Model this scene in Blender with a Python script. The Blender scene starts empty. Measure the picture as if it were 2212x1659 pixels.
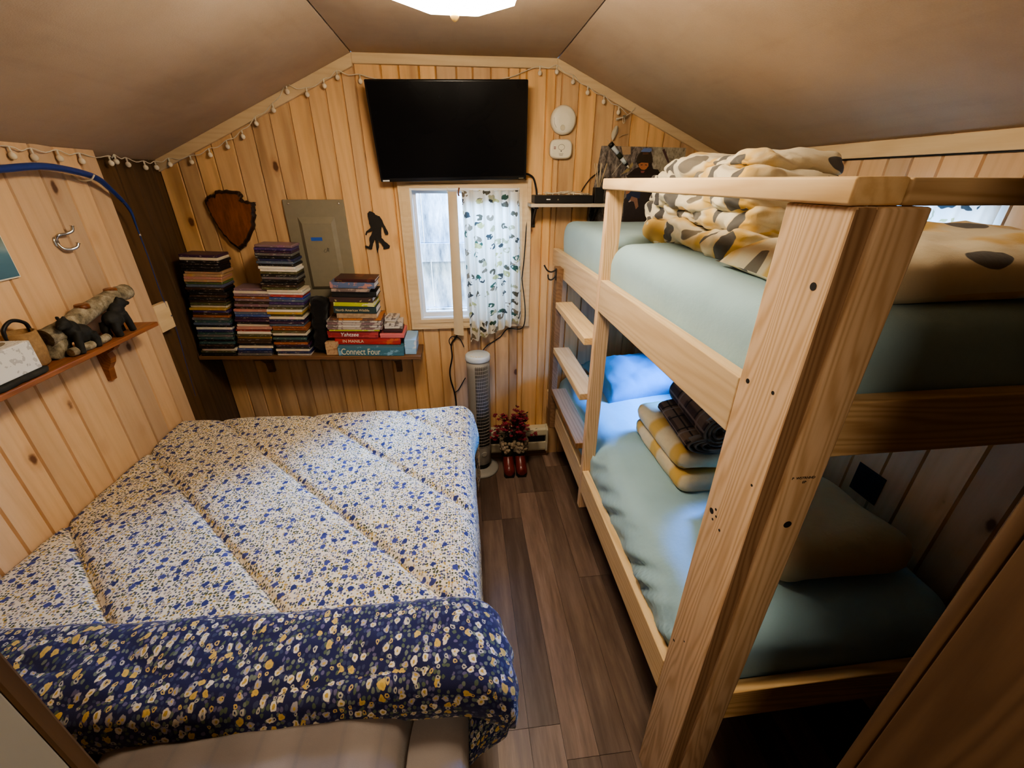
import bpy, bmesh, math, random
from mathutils import Vector, Matrix
from math import sin, cos, pi, radians
random.seed(11)
SC = bpy.context.scene
COL = SC.collection
D = 2.772           # back wall plane (y)
XR, XL, XP = 1.62, -1.62, -1.565   # right wall, dark left recess, bright left wall
KL, KR = -0.518, 0.566             # ceiling kinks
ZK = 2.587
ZL, ZR = 2.088, 2.142              # eave heights

# ------------------------------------------------------------------ nodes
def new_mat(name):
    m = bpy.data.materials.new(name); m.use_nodes = True
    nt = m.node_tree; nt.nodes.clear()
    out = nt.nodes.new('ShaderNodeOutputMaterial')
    b = nt.nodes.new('ShaderNodeBsdfPrincipled')
    nt.links.new(b.outputs[0], out.inputs[0])
    return m, nt, b
def nd(nt, t, ins=None, **kw):
    n = nt.nodes.new(t)
    for k, v in kw.items(): setattr(n, k, v)
    if ins:
        for k, v in ins.items():
            s = n.inputs[k]
            if isinstance(v, bpy.types.NodeSocket): nt.links.new(v, s)
            else: s.default_value = v
    return n
def c4(c): return (c[0], c[1], c[2], 1.0)
def srgb(r, g, b):
    f = lambda v: (v/255/12.92) if v/255 <= .04045 else ((v/255+.055)/1.055)**2.4
    return (f(r), f(g), f(b))
def ramp(nt, fac, stops, interp='LINEAR'):
    n = nt.nodes.new('ShaderNodeValToRGB'); cr = n.color_ramp; cr.interpolation = interp
    while len(cr.elements) < len(stops): cr.elements.new(0.5)
    for e, (p, c) in zip(cr.elements, stops): e.position = p; e.color = c4(c)
    nt.links.new(fac, n.inputs[0]); return n.outputs[0]
def mixc(nt, fac, a, b, bt='MIX'):
    n = nt.nodes.new('ShaderNodeMix'); n.data_type = 'RGBA'; n.blend_type = bt
    for s, v in ((n.inputs[0], fac), (n.inputs[6], a), (n.inputs[7], b)):
        if isinstance(v, bpy.types.NodeSocket): nt.links.new(v, s)
        elif isinstance(v, (int, float)): s.default_value = v
        else: s.default_value = c4(v)
    return n.outputs[2]
def mth(nt, op, a, b=None, c=None, clamp=False):
    n = nt.nodes.new('ShaderNodeMath'); n.operation = op; n.use_clamp = clamp
    for i, v in enumerate((a, b, c)):
        if v is None: continue
        if isinstance(v, bpy.types.NodeSocket): nt.links.new(v, n.inputs[i])
        else: n.inputs[i].default_value = v
    return n.outputs[0]
def sstep(nt, v, lo, hi):
    n = nt.nodes.new('ShaderNodeMapRange'); n.interpolation_type = 'SMOOTHSTEP'
    nt.links.new(v, n.inputs[0]); n.inputs[1].default_value = lo; n.inputs[2].default_value = hi
    return n.outputs[0]
def vmul(nt, v, s):
    n = nt.nodes.new('ShaderNodeVectorMath'); n.operation = 'MULTIPLY'
    nt.links.new(v, n.inputs[0]); n.inputs[1].default_value = s; return n.outputs[0]
def vadd(nt, a, b):
    n = nt.nodes.new('ShaderNodeVectorMath'); n.operation = 'ADD'
    for i, v in enumerate((a, b)):
        if isinstance(v, bpy.types.NodeSocket): nt.links.new(v, n.inputs[i])
        else: n.inputs[i].default_value = v
    return n.outputs[0]
def noise(nt, v, scale, detail=3, rough=.5, out=0):
    n = nd(nt, 'ShaderNodeTexNoise', {'Vector': v, 'Scale': scale, 'Detail': detail, 'Roughness': rough}); return n.outputs[out]
def bump(nt, b, h, strength=.3, dist=.01):
    n = nd(nt, 'ShaderNodeBump', {'Height': h, 'Strength': strength, 'Distance': dist})
    nt.links.new(n.outputs[0], b.inputs['Normal'])
def setb(b, **k):
    for kk, v in k.items():
        key = {'rough': 'Roughness', 'metal': 'Metallic', 'spec': 'Specular IOR Level', 'sheen': 'Sheen Weight'}[kk]
        b.inputs[key].default_value = v

def plain(name, col, rough=.6, metal=0., spec=.4, var=.08, scale=30.):
    m, nt, b = new_mat(name)
    co = nd(nt, 'ShaderNodeTexCoord').outputs['Object']
    n = noise(nt, co, scale, 3)
    col2 = [c*(1-var*2) for c in col]
    nt.links.new(mixc(nt, n, [c*(1+var) for c in col], col2), b.inputs['Base Color'])
    setb(b, rough=rough, metal=metal, spec=spec); return m

def wood(name, light, dark, axis='Z', rings=26., ring_amt=.5, knots=.5, knot_col=(.10, .035, .015), rough=.55, plank=False, scale=1., blotch=.25):
    """pine / lumber: grain stretched along axis, rings, knots; plank=True reads the per plank colour attribute"""
    m, nt, b = new_mat(name)
    co = nd(nt, 'ShaderNodeTexCoord').outputs['Object']
    if plank:
        at = nd(nt, 'ShaderNodeAttribute', attribute_name='pcol')
        sep = nd(nt, 'ShaderNodeSeparateColor', {0: at.outputs['Color']})
        pr, pg = sep.outputs[0], sep.outputs[1]
        off = nd(nt, 'ShaderNodeCombineXYZ', {0: mth(nt, 'MULTIPLY', pg, 37.), 1: mth(nt, 'MULTIPLY', pr, 23.), 2: mth(nt, 'MULTIPLY', pg, 11.)}).outputs[0]
    else:
        oi = nd(nt, 'ShaderNodeObjectInfo')
        pr = oi.outputs['Random']
        off = nd(nt, 'ShaderNodeCombineXYZ', {0: mth(nt, 'MULTIPLY', pr, 37.), 1: mth(nt, 'MULTIPLY', pr, 23.), 2: mth(nt, 'MULTIPLY', pr, 11.)}).outputs[0]
    i = 'XYZ'.index(axis)
    st = [1., 1., 1.]; st[i] = .07
    co2 = vadd(nt, co, off)
    kst = [1., 1., 1.]; kst[i] = .55
    kv = vmul(nt, co2, kst)
    vor = nd(nt, 'ShaderNodeTexVoronoi', {'Vector': kv, 'Scale': 5.4*scale, 'Randomness': 1.})
    kd = vor.outputs['Distance']
    kc = nd(nt, 'ShaderNodeSeparateColor', {0: vor.outputs['Color']}).outputs[0]
    wob = noise(nt, co2, 40., 2)
    kd2 = mth(nt, 'ADD', kd, mth(nt, 'MULTIPLY', mth(nt, 'SUBTRACT', wob, .5), .05))
    has = mth(nt, 'LESS_THAN', kc, knots)
    kmask = mth(nt, 'MULTIPLY', has, mth(nt, 'SUBTRACT', 1., sstep(nt, kd2, .055, .10)))
    khalo = mth(nt, 'MULTIPLY', has, mth(nt, 'SUBTRACT', 1., sstep(nt, kd2, .06, .22)))
    g = vmul(nt, co2, st)
    warp = noise(nt, g, 6.*scale, 3)
    ringc = vadd(nt, g, nd(nt, 'ShaderNodeCombineXYZ', {0: mth(nt, 'MULTIPLY', warp, .16), 1: mth(nt, 'MULTIPLY', warp, .16), 2: mth(nt, 'MULTIPLY', khalo, .02)}).outputs[0])
    fine = noise(nt, g, 150.*scale, 3, .6)
    wv = nd(nt, 'ShaderNodeTexWave', {'Vector': ringc, 'Scale': rings*scale, 'Distortion': 1.4, 'Detail': 2., 'Detail Scale': .8}, wave_type='BANDS', bands_direction='DIAGONAL')
    rv = mth(nt, 'POWER', wv.outputs['Fac'], 1.6)
    f = mth(nt, 'ADD', mth(nt, 'MULTIPLY', rv, ring_amt), mth(nt, 'MULTIPLY', mth(nt, 'SUBTRACT', fine, .35), .55), clamp=True)
    col = mixc(nt, f, light, dark)
    bl = noise(nt, vmul(nt, co2, [2.2 if k != i else .35 for k in range(3)]), 3.6*scale, 3)
    col = mixc(nt, mth(nt, 'MULTIPLY', sstep(nt, bl, .45, .75), blotch), col, [c*.55 for c in dark])
    col = mixc(nt, mth(nt, 'MULTIPLY', khalo, .35), col, [dark[0]*.7, dark[1]*.55, dark[2]*.45])
    col = mixc(nt, mth(nt, 'MULTIPLY', kmask, .88), col, knot_col)
    hs = nd(nt, 'ShaderNodeHueSaturation', {'Color': col, 'Value': mth(nt, 'ADD', .78, mth(nt, 'MULTIPLY', pr, .36)), 'Saturation': mth(nt, 'ADD', .92, mth(nt, 'MULTIPLY', pr, .16))})
    nt.links.new(hs.outputs[0], b.inputs['Base Color'])
    setb(b, rough=rough, spec=.35)
    bump(nt, b, mth(nt, 'SUBTRACT', mth(nt, 'MULTIPLY', fine, .4), mth(nt, 'MULTIPLY', f, .4)), .12, .002)
    return m

def fabric_finish(nt, b, co, weave=700., crease=0., rough=.9):
    setb(b, rough=rough, spec=.15, sheen=.15)
    h = noise(nt, co, weave, 2)
    if crease:
        h = mth(nt, 'ADD', mth(nt, 'MULTIPLY', h, .06), mth(nt, 'MULTIPLY', noise(nt, co, 9., 4, .6), crease))
        bump(nt, b, h, .5, .02)
    else: bump(nt, b, h, .2, .002)

def cloth(name, col, crease=.5, var=.06):
    m, nt, b = new_mat(name)
    co = nd(nt, 'ShaderNodeTexCoord').outputs['Object']
    n = noise(nt, co, 6., 3)
    nt.links.new(mixc(nt, n, [c*(1+var) for c in col], [c*(1-2*var) for c in col]), b.inputs['Base Color'])
    fabric_finish(nt, b, co, crease=crease); return m

# ------------------------------------------------------------------ mesh building
class B:
    def __init__(s): s.bm = bmesh.new(); s.col = None
    def face(s, vs, mi=0, smooth=False):
        try: f = s.bm.faces.new(vs)
        except ValueError: return None
        f.material_index = mi; f.smooth = smooth; return f
    def box(s, x0, x1, y0, y1, z0, z1, bev=0., mi=0, rot=None, seg=2):
        """axis box, optionally bevelled; rot = (Matrix, pivot)"""
        t = bmesh.new()
        bmesh.ops.create_cube(t, size=1)
        for v in t.verts: v.co = Vector(((x0+x1)/2+v.co.x*(x1-x0), (y0+y1)/2+v.co.y*(y1-y0), (z0+z1)/2+v.co.z*(z1-z0)))
        if bev > 0:
            bev = min(bev, .45*min(abs(x1-x0), abs(y1-y0), abs(z1-z0)))
            bmesh.ops.bevel(t, geom=t.edges[:], offset=bev, segments=seg, profile=.5, affect='EDGES')
        if rot:
            M, p = rot; p = Vector(p)
            for v in t.verts: v.co = M @ (v.co-p) + p
        s.merge(t, mi, bev > 0.004); return s
    def merge(s, t, mi=0, smooth=False):
        mp = {}
        for v in t.verts: mp[v] = s.bm.verts.new(v.co)
        for f in t.faces:
            nf = s.face([mp[v] for v in f.verts], mi, smooth)
        t.free()
    def ring(s, pts): return [s.bm.verts.new(p) for p in pts]
    def bridge(s, r0, r1, mi=0, smooth=True, closed=True):
        n = len(r0)
        for i in range(n if closed else n-1):
            j = (i+1) % n
            s.face([r0[i], r0[j], r1[j], r1[i]], mi, smooth)
    def lathe(s, prof, c=(0, 0, 0), seg=24, mi=0, sx=1., sy=1., smooth=True, caps=True):
        rs = []
        for r, z in prof:
            rs.append(s.ring([(c[0]+r*sx*cos(2*pi*k/seg), c[1]+r*sy*sin(2*pi*k/seg), c[2]+z) for k in range(seg)]))
        for a, b in zip(rs, rs[1:]): s.bridge(a, b, mi, smooth)
        if caps:
            s.face(list(reversed(rs[0])), mi); s.face(rs[-1], mi)
        return s
    def tube(s, pts, r, seg=8, mi=0, caps=True, smooth=True):
        pts = [Vector(p) for p in pts]; n = len(pts)
        rr = r if isinstance(r, (list, tuple)) else [r]*n
        rs = []; up = None
        for i, p in enumerate(pts):
            t = (pts[min(i+1, n-1)]-pts[max(i-1, 0)])
            if t.length < 1e-9: t = Vector((0, 0, 1))
            t.normalize()
            if up is None:
                up = Vector((0, 0, 1)) if abs(t.z) < .9 else Vector((1, 0, 0))
            a = t.cross(up)
            if a.length < 1e-6: a = t.orthogonal()
            a.normalize(); b_ = a.cross(t); up = b_
            rs.append(s.ring([p + a*cos(2*pi*k/seg)*rr[i] + b_*sin(2*pi*k/seg)*rr[i] for k in range(seg)]))
        for x, y in zip(rs, rs[1:]): s.bridge(x, y, mi, smooth)
        if caps: s.face(list(reversed(rs[0])), mi); s.face(rs[-1], mi)
        return s
    def grid(s, f, nu, nv, uv=None, mi=0, smooth=True):
        """f(i/nu, j/nv) -> point; uv likewise"""
        V = [[s.bm.verts.new(f(i/nu, j/nv)) for j in range(nv+1)] for i in range(nu+1)]
        L = s.bm.loops.layers.uv.verify() if uv else None
        for i in range(nu):
            for j in range(nv):
                fc = s.face([V[i][j], V[i+1][j], V[i+1][j+1], V[i][j+1]], mi, smooth)
                if L and fc:
                    for l, (a, b_) in zip(fc.loops, ((i, j), (i+1, j), (i+1, j+1), (i, j+1))): l[L].uv = uv(a/nu, b_/nv)
        return s
    def prism(s, poly, a, b, plane='XZ', mi=0, smooth=False):
        """extrude a 2d polygon between depth a and b (plane XZ -> depth y, YZ -> depth x, XY -> depth z)"""
        def P(p, d): return {'XZ': (p[0], d, p[1]), 'YZ': (d, p[0], p[1]), 'XY': (p[0], p[1], d)}[plane]
        r0 = s.ring([P(p, a) for p in poly]); r1 = s.ring([P(p, b) for p in poly])
        s.bridge(r0, r1, mi, smooth); s.face(list(reversed(r0)), mi); s.face(r1, mi); return s
    def ball(s, c, rx, ry=None, rz=None, seg=12, mi=0):
        ry = ry or rx; rz = rz or rx
        t = bmesh.new(); bmesh.ops.create_uvsphere(t, u_segments=seg, v_segments=max(6, seg*2//3), radius=1)
        for v in t.verts: v.co = Vector((c[0]+v.co.x*rx, c[1]+v.co.y*ry, c[2]+v.co.z*rz))
        s.merge(t, mi, True); return s
    def pcol(s, f0, r, g, b=0.):
        L = s.bm.loops.layers.float_color.get('pcol') or s.bm.loops.layers.float_color.new('pcol')
        s.bm.faces.ensure_lookup_table()
        for f in s.bm.faces[f0:]:
            for l in f.loops: l[L] = (r, g, b, 1)

def origin_of(o):
    v = Vector((0, 0, 0))
    while o: v += o.location; o = o.parent
    return v
def build(name, bb, mats, parent=None, at=None, fix=True):
    """link a builder as ONE mesh object; geometry is given in world space"""
    if fix: bmesh.ops.recalc_face_normals(bb.bm, faces=bb.bm.faces[:])
    base = origin_of(parent) if parent else Vector(at or (0, 0, 0))
    for v in bb.bm.verts: v.co -= base
    me = bpy.data.meshes.new(name); bb.bm.to_mesh(me); bb.bm.free()
    for m in (mats if isinstance(mats, (list, tuple)) else [mats]): me.materials.append(m)
    o = bpy.data.objects.new(name, me); COL.objects.link(o)
    if parent: o.parent = parent
    else: o.location = base
    return o
def tag(o, label=None, cat=None, group=None, kind=None):
    if label: o['label'] = label
    if cat: o['category'] = cat
    if group: o['group'] = group
    if kind: o['kind'] = kind
    return o
def thing(name, label, cat, loc, group=None, rot=None):
    o = bpy.data.objects.new(name, None); COL.objects.link(o); o.location = loc
    o.empty_display_size = .05
    if rot: o.rotation_euler = rot
    return tag(o, label, cat, group)
def solo(name, bb, mats, label, cat, at, group=None):
    return tag(build(name, bb, mats, None, at), label, cat, group)
def text(name, body, size, loc, mat, parent, rot=(pi/2, 0, 0), extrude=.0004, align='LEFT', shear=0., width=None):
    cu = bpy.data.curves.new(name, 'FONT'); cu.body = body; cu.size = size; cu.extrude = extrude; cu.align_x = align; cu.shear = shear
    cu.materials.append(mat)
    o = bpy.data.objects.new(name, cu); COL.objects.link(o)
    o.parent = parent; o.location = Vector(loc)-origin_of(parent); o.rotation_euler = rot
    if width: o.scale = (width, 1, 1)
    return o
def smooth_path(pts, n=8):
    pts = [Vector(p) for p in pts]; out = []
    for i in range(len(pts)-1):
        p0, p1, p2, p3 = pts[max(i-1, 0)], pts[i], pts[i+1], pts[min(i+2, len(pts)-1)]
        for k in range(n):
            t = k/n
            out.append(.5*((2*p1)+(p2-p0)*t+(2*p0-5*p1+4*p2-p3)*t*t+(3*p1-p0-3*p2+p3)*t**3))
    out.append(pts[-1]); return out
def hsh(x, y):
    """cheap smooth value noise"""
    def h(i, j): 
        v = sin(i*127.1+j*311.7)*43758.5453; return v-math.floor(v)
    i, j = math.floor(x), math.floor(y); u, v = x-i, y-j
    u = u*u*(3-2*u); v = v*v*(3-2*v)
    return (h(i, j)*(1-u)+h(i+1, j)*u)*(1-v)+(h(i, j+1)*(1-u)+h(i+1, j+1)*u)*v
def fbm(x, y): return hsh(x, y)*.55+hsh(x*2.1+5, y*2.1+9)*.3+hsh(x*4.3+2, y*4.3+7)*.15

# ------------------------------------------------------------------ materials
PINE_L, PINE_D = (.75, .48, .24), (.55, .31, .14)
M = {}
M['pine_back'] = wood('pine_planks', PINE_L, PINE_D, 'Z', 11, .30, .85, plank=True, blotch=.75)
M['pine_side'] = wood('pine_planks_side', (.74, .50, .30), (.60, .37, .20), 'Z', 11, .28, .80, plank=True, blotch=.15)
M['pine_trim_x'] = wood('pine_trim_x', (.82, .62, .37), (.68, .46, .25), 'X', 14, .35, .35)
M['pine_trim_y'] = wood('pine_trim_y', (.82, .62, .37), (.68, .46, .25), 'Y', 14, .35, .3)
M['lumber_x'] = wood('lumber_x', (.78, .55, .30), (.54, .33, .15), 'X', 30, .7, .3)
M['lumber_y'] = wood('lumber_y', (.82, .61, .36), (.64, .42, .21), 'Y', 22, .5, .3)
M['lumber_z'] = wood('lumber_z', (.80, .58, .38), (.58, .37, .20), 'Z', 40, .75, .3)
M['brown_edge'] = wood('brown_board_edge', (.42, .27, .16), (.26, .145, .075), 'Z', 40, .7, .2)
M['shaded_lumber'] = wood('shade_painted_lumber_y', (.30, .17, .085), (.17, .085, .035), 'Y', 20, .5, .2)  # lumber darkened in colour to stand for shade on far stile and third rung
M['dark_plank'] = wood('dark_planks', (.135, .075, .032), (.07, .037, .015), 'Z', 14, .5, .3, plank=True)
M['dark_shelf'] = wood('dark_shelf_wood', (.20, .11, .055), (.10, .05, .024), 'X', 24, .5, .1)
M['red_shelf'] = wood('stained_shelf_wood', (.36, .14, .055), (.20, .07, .028), 'Y', 24, .5, .1, rough=.4)
M['brown_jamb'] = wood('brown_jamb_wood', (.15, .085, .038), (.085, .044, .018), 'Z', 16, .6, .1)
M['white_shelf'] = plain('pale_shelf', (.62, .52, .40), .5)
M['steel'] = plain('steel', (.62, .60, .56), .25, 1.)
M['black'] = plain('matte_black', (.012, .011, .011), .5)
M['black_iron'] = plain('black_iron', (.02, .018, .016), .45)
M['bezel'] = plain('gloss_black_plastic', (.008, .008, .009), .3)
M['white_plastic'] = plain('white_plastic', (.80, .74, .60), .4, var=.03)
M['cream_metal'] = plain('cream_enamel', (.62, .56, .40), .4, var=.04)
M['panel_grey'] = plain('grey_enamel', (.235, .205, .145), .5, var=.06)
M['blue_tape'] = plain('blue_tape', (.03, .10, .42), .6)
M['white_vinyl'] = plain('white_vinyl', (.84, .85, .87), .35, var=.02)
M['ink'] = plain('black_ink', (.02, .018, .016), .7)
M['white_ink'] = plain('white_ink', (.85, .83, .78), .6, var=.02)
M['cream_ink'] = plain('cream_ink', (.80, .72, .50), .6, var=.02)
M['paper'] = plain('page_edges', (.80, .80, .78), .8, var=.06, scale=200)
M['wire'] = plain('white_wire', (.72, .64, .50), .5)
M['bulb'] = plain('frosted_bulb', (.78, .68, .52), .25, var=.03)
M['fan_body'] = plain('grey_fan_plastic', (.33, .31, .28), .4, var=.03)
M['fan_dark'] = plain('fan_dark', (.03, .03, .028), .6)
M['fan_top'] = plain('pale_fan_top', (.62, .68, .72), .3, var=.02)
M['floor_red'] = plain('red_leather', (.17, .03, .025), .28, var=.15)
M['fur'] = plain('woolly_cuff', (.36, .28, .19), .95, var=.3, scale=60)
M['petal'] = plain('burgundy_petals', (.24, .02, .04), .7, var=.3, scale=50)
M['leaf'] = plain('dark_leaves', (.035, .04, .018), .7, var=.3)
M['sheet'] = cloth('aqua_sheet', (.36, .535, .60), .35)
M['sheet_lit_blue'] = cloth('aqua_sheet_lit_blue', (.14, .40, .62), .5)  # aqua pillow cloth with its blue daylight put into the colour
M['grey_sheet'] = cloth('grey_sheet', (.24, .21, .20), .5)
M['cream_blanket'] = cloth('cream_blanket', (.62, .47, .27), .7)
M['bag'] = cloth('black_bag', (.010, .009, .009), .8)
M['mattress'] = cloth('mattress_side', (.20, .21, .22), .2)
M['bed_base'] = plain('dark_bed_base', (.035, .025, .02), .7)
M['bear'] = plain('black_bear_paint', (.022, .022, .018), .7, var=.4, scale=60)
M['stone'] = plain('dark_stone', (.035, .034, .026), .8, var=.5, scale=40)
M['wicker'] = plain('tan_wicker', (.36, .22, .10), .8, var=.25, scale=90)
M['reed'] = plain('pale_reed', (.74, .60, .38), .7)
M['dark_vent'] = plain('dark_vent', (.02, .021, .026), .7)
M['dead_leaf'] = plain('clear_bag', (.50, .45, .34), .4)
M['rod'] = plain('blue_rod', (.02, .05, .22), .3)
M['cream_paint'] = plain('cream_paint', (.34, .32, .275), .5, var=.05, scale=6)
M['dark_hall'] = plain('dark_hall_paint', (.10, .075, .055), .8)
M['gold'] = plain('gold_finial', (.50, .33, .12), .3, .8)
M['kraft'] = plain('kraft_card', (.50, .34, .20), .8, var=.1)
def spec_mat():
    # dark glossy screen
    m, nt, b = new_mat('tv_screen'); b.inputs['Base Color'].default_value = (.004, .004, .005, 1)
    co = nd(nt, 'ShaderNodeTexCoord').outputs['Object']
    n = noise(nt, co, 3., 2)
    nt.links.new(ramp(nt, n, [(.3, (.22,)*3), (.7, (.34,)*3)]), b.inputs['Roughness']); setb(b, spec=.25); return m
M['screen'] = spec_mat()
def ceiling_mat():
    m, nt, b = new_mat('ceiling_board')
    co = nd(nt, 'ShaderNodeTexCoord').outputs['Object']
    a = noise(nt, co, 1.6, 5, .6); f = noise(nt, vmul(nt, co, (1, .12, 1)), 14., 4, .6); g = noise(nt, co, 240., 2)
    col = ramp(nt, a, [(.3, (.43, .325, .235)), (.55, (.53, .41, .30)), (.75, (.59, .465, .35))])
    col = mixc(nt, mth(nt, 'MULTIPLY', sstep(nt, f, .5, .8), .22), col, (.34, .25, .18))
    col = mixc(nt, mth(nt, 'MULTIPLY', g, .25), col, (.28, .19, .12))
    nt.links.new(col, b.inputs['Base Color']); setb(b, rough=.7, spec=.25)
    bump(nt, b, g, .15, .003); return m
M['ceiling'] = ceiling_mat()
def floor_mat():
    m, nt, b = new_mat('vinyl_planks')
    co = nd(nt, 'ShaderNodeTexCoord').outputs['Object']
    at = nd(nt, 'ShaderNodeAttribute', attribute_name='pcol')
    sep = nd(nt, 'ShaderNodeSeparateColor', {0: at.outputs['Color']}); pr, pg = sep.outputs[0], sep.outputs[1]
    off = nd(nt, 'ShaderNodeCombineXYZ', {0: mth(nt, 'MULTIPLY', pg, 31.), 1: mth(nt, 'MULTIPLY', pr, 17.), 2: pg}).outputs[0]
    v = vmul(nt, vadd(nt, co, off), (1, .09, 1))
    n1 = noise(nt, v, 22., 5, .65); n2 = noise(nt, v, 90., 3); bl = noise(nt, vadd(nt, co, off), 3., 3)
    col = ramp(nt, n1, [(.25, (.075, .048, .034)), (.5, (.15, .10, .075)), (.75, (.24, .17, .13))])
    col = mixc(nt, mth(nt, 'MULTIPLY', n2, .4), col, (.08, .052, .038))
    col = mixc(nt, mth(nt, 'MULTIPLY', sstep(nt, bl, .5, .8), .3), col, (.22, .15, .12))
    hs = nd(nt, 'ShaderNodeHueSaturation', {'Color': col, 'Value': mth(nt, 'ADD', .75, mth(nt, 'MULTIPLY', pr, 1.1))})
    nt.links.new(hs.outputs[0], b.inputs['Base Color']); setb(b, rough=.42, spec=.4); bump(nt, b, n2, .08, .002); return m
M['floor'] = floor_mat()

def floral(name, bg, layers, uvscale=1., var=True, stretch=(1, 1, 1), crease=.25, wb=.6, quilt=False):
    """layers: (scale, radius_lo, radius_hi, keep, [colours], seed, centre colour or None)"""
    m, nt, b = new_mat(name)
    uv = vmul(nt, nd(nt, 'ShaderNodeTexCoord').outputs['UV'], (uvscale*stretch[0], uvscale*stretch[1], 1))
    wob = noise(nt, uv, 70., 2, out=1)
    col = mixc(nt, noise(nt, uv, 4., 3), bg, [c*.88 for c in bg])
    for sc, lo, hi, keep, cols, seed, cen in layers:
        v = vadd(nt, vadd(nt, uv, (seed*3.7, seed*1.3, 0)), vmul(nt, wob, (wb/sc, wb/sc, 0)))
        vo = nd(nt, 'ShaderNodeTexVoronoi', {'Vector': v, 'Scale': sc, 'Randomness': .8}, voronoi_dimensions='2D')
        sep = nd(nt, 'ShaderNodeSeparateColor', {0: vo.outputs['Color']})
        rad = mth(nt, 'MULTIPLY', mth(nt, 'SUBTRACT', 1., sstep(nt, vo.outputs['Distance'], lo, hi)), mth(nt, 'LESS_THAN', sep.outputs[0], keep))
        n = len(cols)
        pick = ramp(nt, sep.outputs[1], [(k/n, c) for k, c in enumerate(cols)], 'CONSTANT') if n > 1 else cols[0]
        if cen:
            pick = mixc(nt, mth(nt, 'SUBTRACT', 1., sstep(nt, vo.outputs['Distance'], lo*.35, lo*.55)), pick, cen)
        col = mixc(nt, rad, col, pick)
    if quilt:   # crease shade painted dark along the diagonal stitched seams
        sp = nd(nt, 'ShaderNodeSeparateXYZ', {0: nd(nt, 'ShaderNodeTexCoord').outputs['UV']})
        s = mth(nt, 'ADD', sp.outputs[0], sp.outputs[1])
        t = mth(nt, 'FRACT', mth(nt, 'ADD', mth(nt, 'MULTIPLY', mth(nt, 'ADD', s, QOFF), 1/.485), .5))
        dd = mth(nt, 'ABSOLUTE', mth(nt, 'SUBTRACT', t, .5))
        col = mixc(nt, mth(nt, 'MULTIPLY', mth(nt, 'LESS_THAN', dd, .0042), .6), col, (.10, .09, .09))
    nt.links.new(col, b.inputs['Base Color'])
    fabric_finish(nt, b, uv, 500., crease); return m
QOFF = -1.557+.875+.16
NAVY, OLIVE, GOLD, SLATE, TAN = (.035, .045, .16), (.075, .085, .04), (.50, .34, .09), (.17, .19, .27), (.40, .30, .22)
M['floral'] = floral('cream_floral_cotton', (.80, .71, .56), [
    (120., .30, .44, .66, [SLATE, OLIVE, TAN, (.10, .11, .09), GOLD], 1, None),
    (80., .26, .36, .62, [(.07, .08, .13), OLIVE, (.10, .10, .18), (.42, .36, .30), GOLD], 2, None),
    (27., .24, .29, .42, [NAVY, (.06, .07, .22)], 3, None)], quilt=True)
M['blue_floral'] = floral('navy_floral_cotton', (.026, .028, .090), [
    (78., .30, .42, .8, [(.10, .13, .09), (.16, .19, .16), (.05, .06, .13), (.13, .12, .22)], 4, None),
    (36., .27, .33, .66, [(.62, .56, .46), (.60, .42, .13), (.70, .64, .55), (.36, .34, .38)], 5, (.52, .36, .10)),
    (52., .24, .30, .35, [(.45, .43, .38), (.55, .40, .16)], 6, (.03, .03, .08))])
def plaid(name, base, bands, scale=1., soft=.15, coord='UV', crease=.5):
    """bands: (axis, freq, width, colour, strength, offset)"""
    m, nt, b = new_mat(name)
    uv = vmul(nt, nd(nt, 'ShaderNodeTexCoord').outputs[coord], (scale,)*3)
    sp = nd(nt, 'ShaderNodeSeparateXYZ', {0: uv})
    col = mixc(nt, noise(nt, uv, 30., 3), base, [c*.85 for c in base])
    for ax, fr, w, c, st, of in bands:
        t = mth(nt, 'FRACT', mth(nt, 'ADD', mth(nt, 'MULTIPLY', sp.outputs[ax], fr), of))
        dist = mth(nt, 'ABSOLUTE', mth(nt, 'SUBTRACT', t, .5))
        k = mth(nt, 'MULTIPLY', mth(nt, 'SUBTRACT', 1., sstep(nt, dist, w/2*(1-soft), w/2*(1+soft))), st)
        col = mixc(nt, k, col, c)
    nt.links.new(col, b.inputs['Base Color']); fabric_finish(nt, b, uv, 500., crease); return m
M['pillow_plaid'] = plaid('taupe_plaid_cotton', (.215, .185, .170), [(0, 5., .35, (.28, .245, .225), .6, .1), (1, 5., .35, (.165, .14, .135), .5, .3), (0, 10., .1, (.15, .14, .145), .35, .2)], soft=.5, crease=.4)
M['brown_plaid'] = plaid('brown_plaid_wool', (.085, .052, .042), [(0, 5., .32, (.25, .16, .10), .8, .0), (1, 5., .34, (.26, .17, .11), .7, .2), (0, 10., .10, (.02, .014, .016), .9, .35), (1, 10., .10, (.022, .016, .016), .9, .45), (0, 5., .05, (.30, .24, .20), .8, .35), (1, 5., .05, (.30, .24, .20), .8, .1)], soft=.2)
M['yellow_plaid'] = plaid('yellow_cream_blanket', (.80, .68, .46), [(1, 4.6, .36, (.66, .40, .06), .8, .2), (1, 1.3, .07, (.10, .08, .08), .85, .80)], soft=.35)
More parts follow.
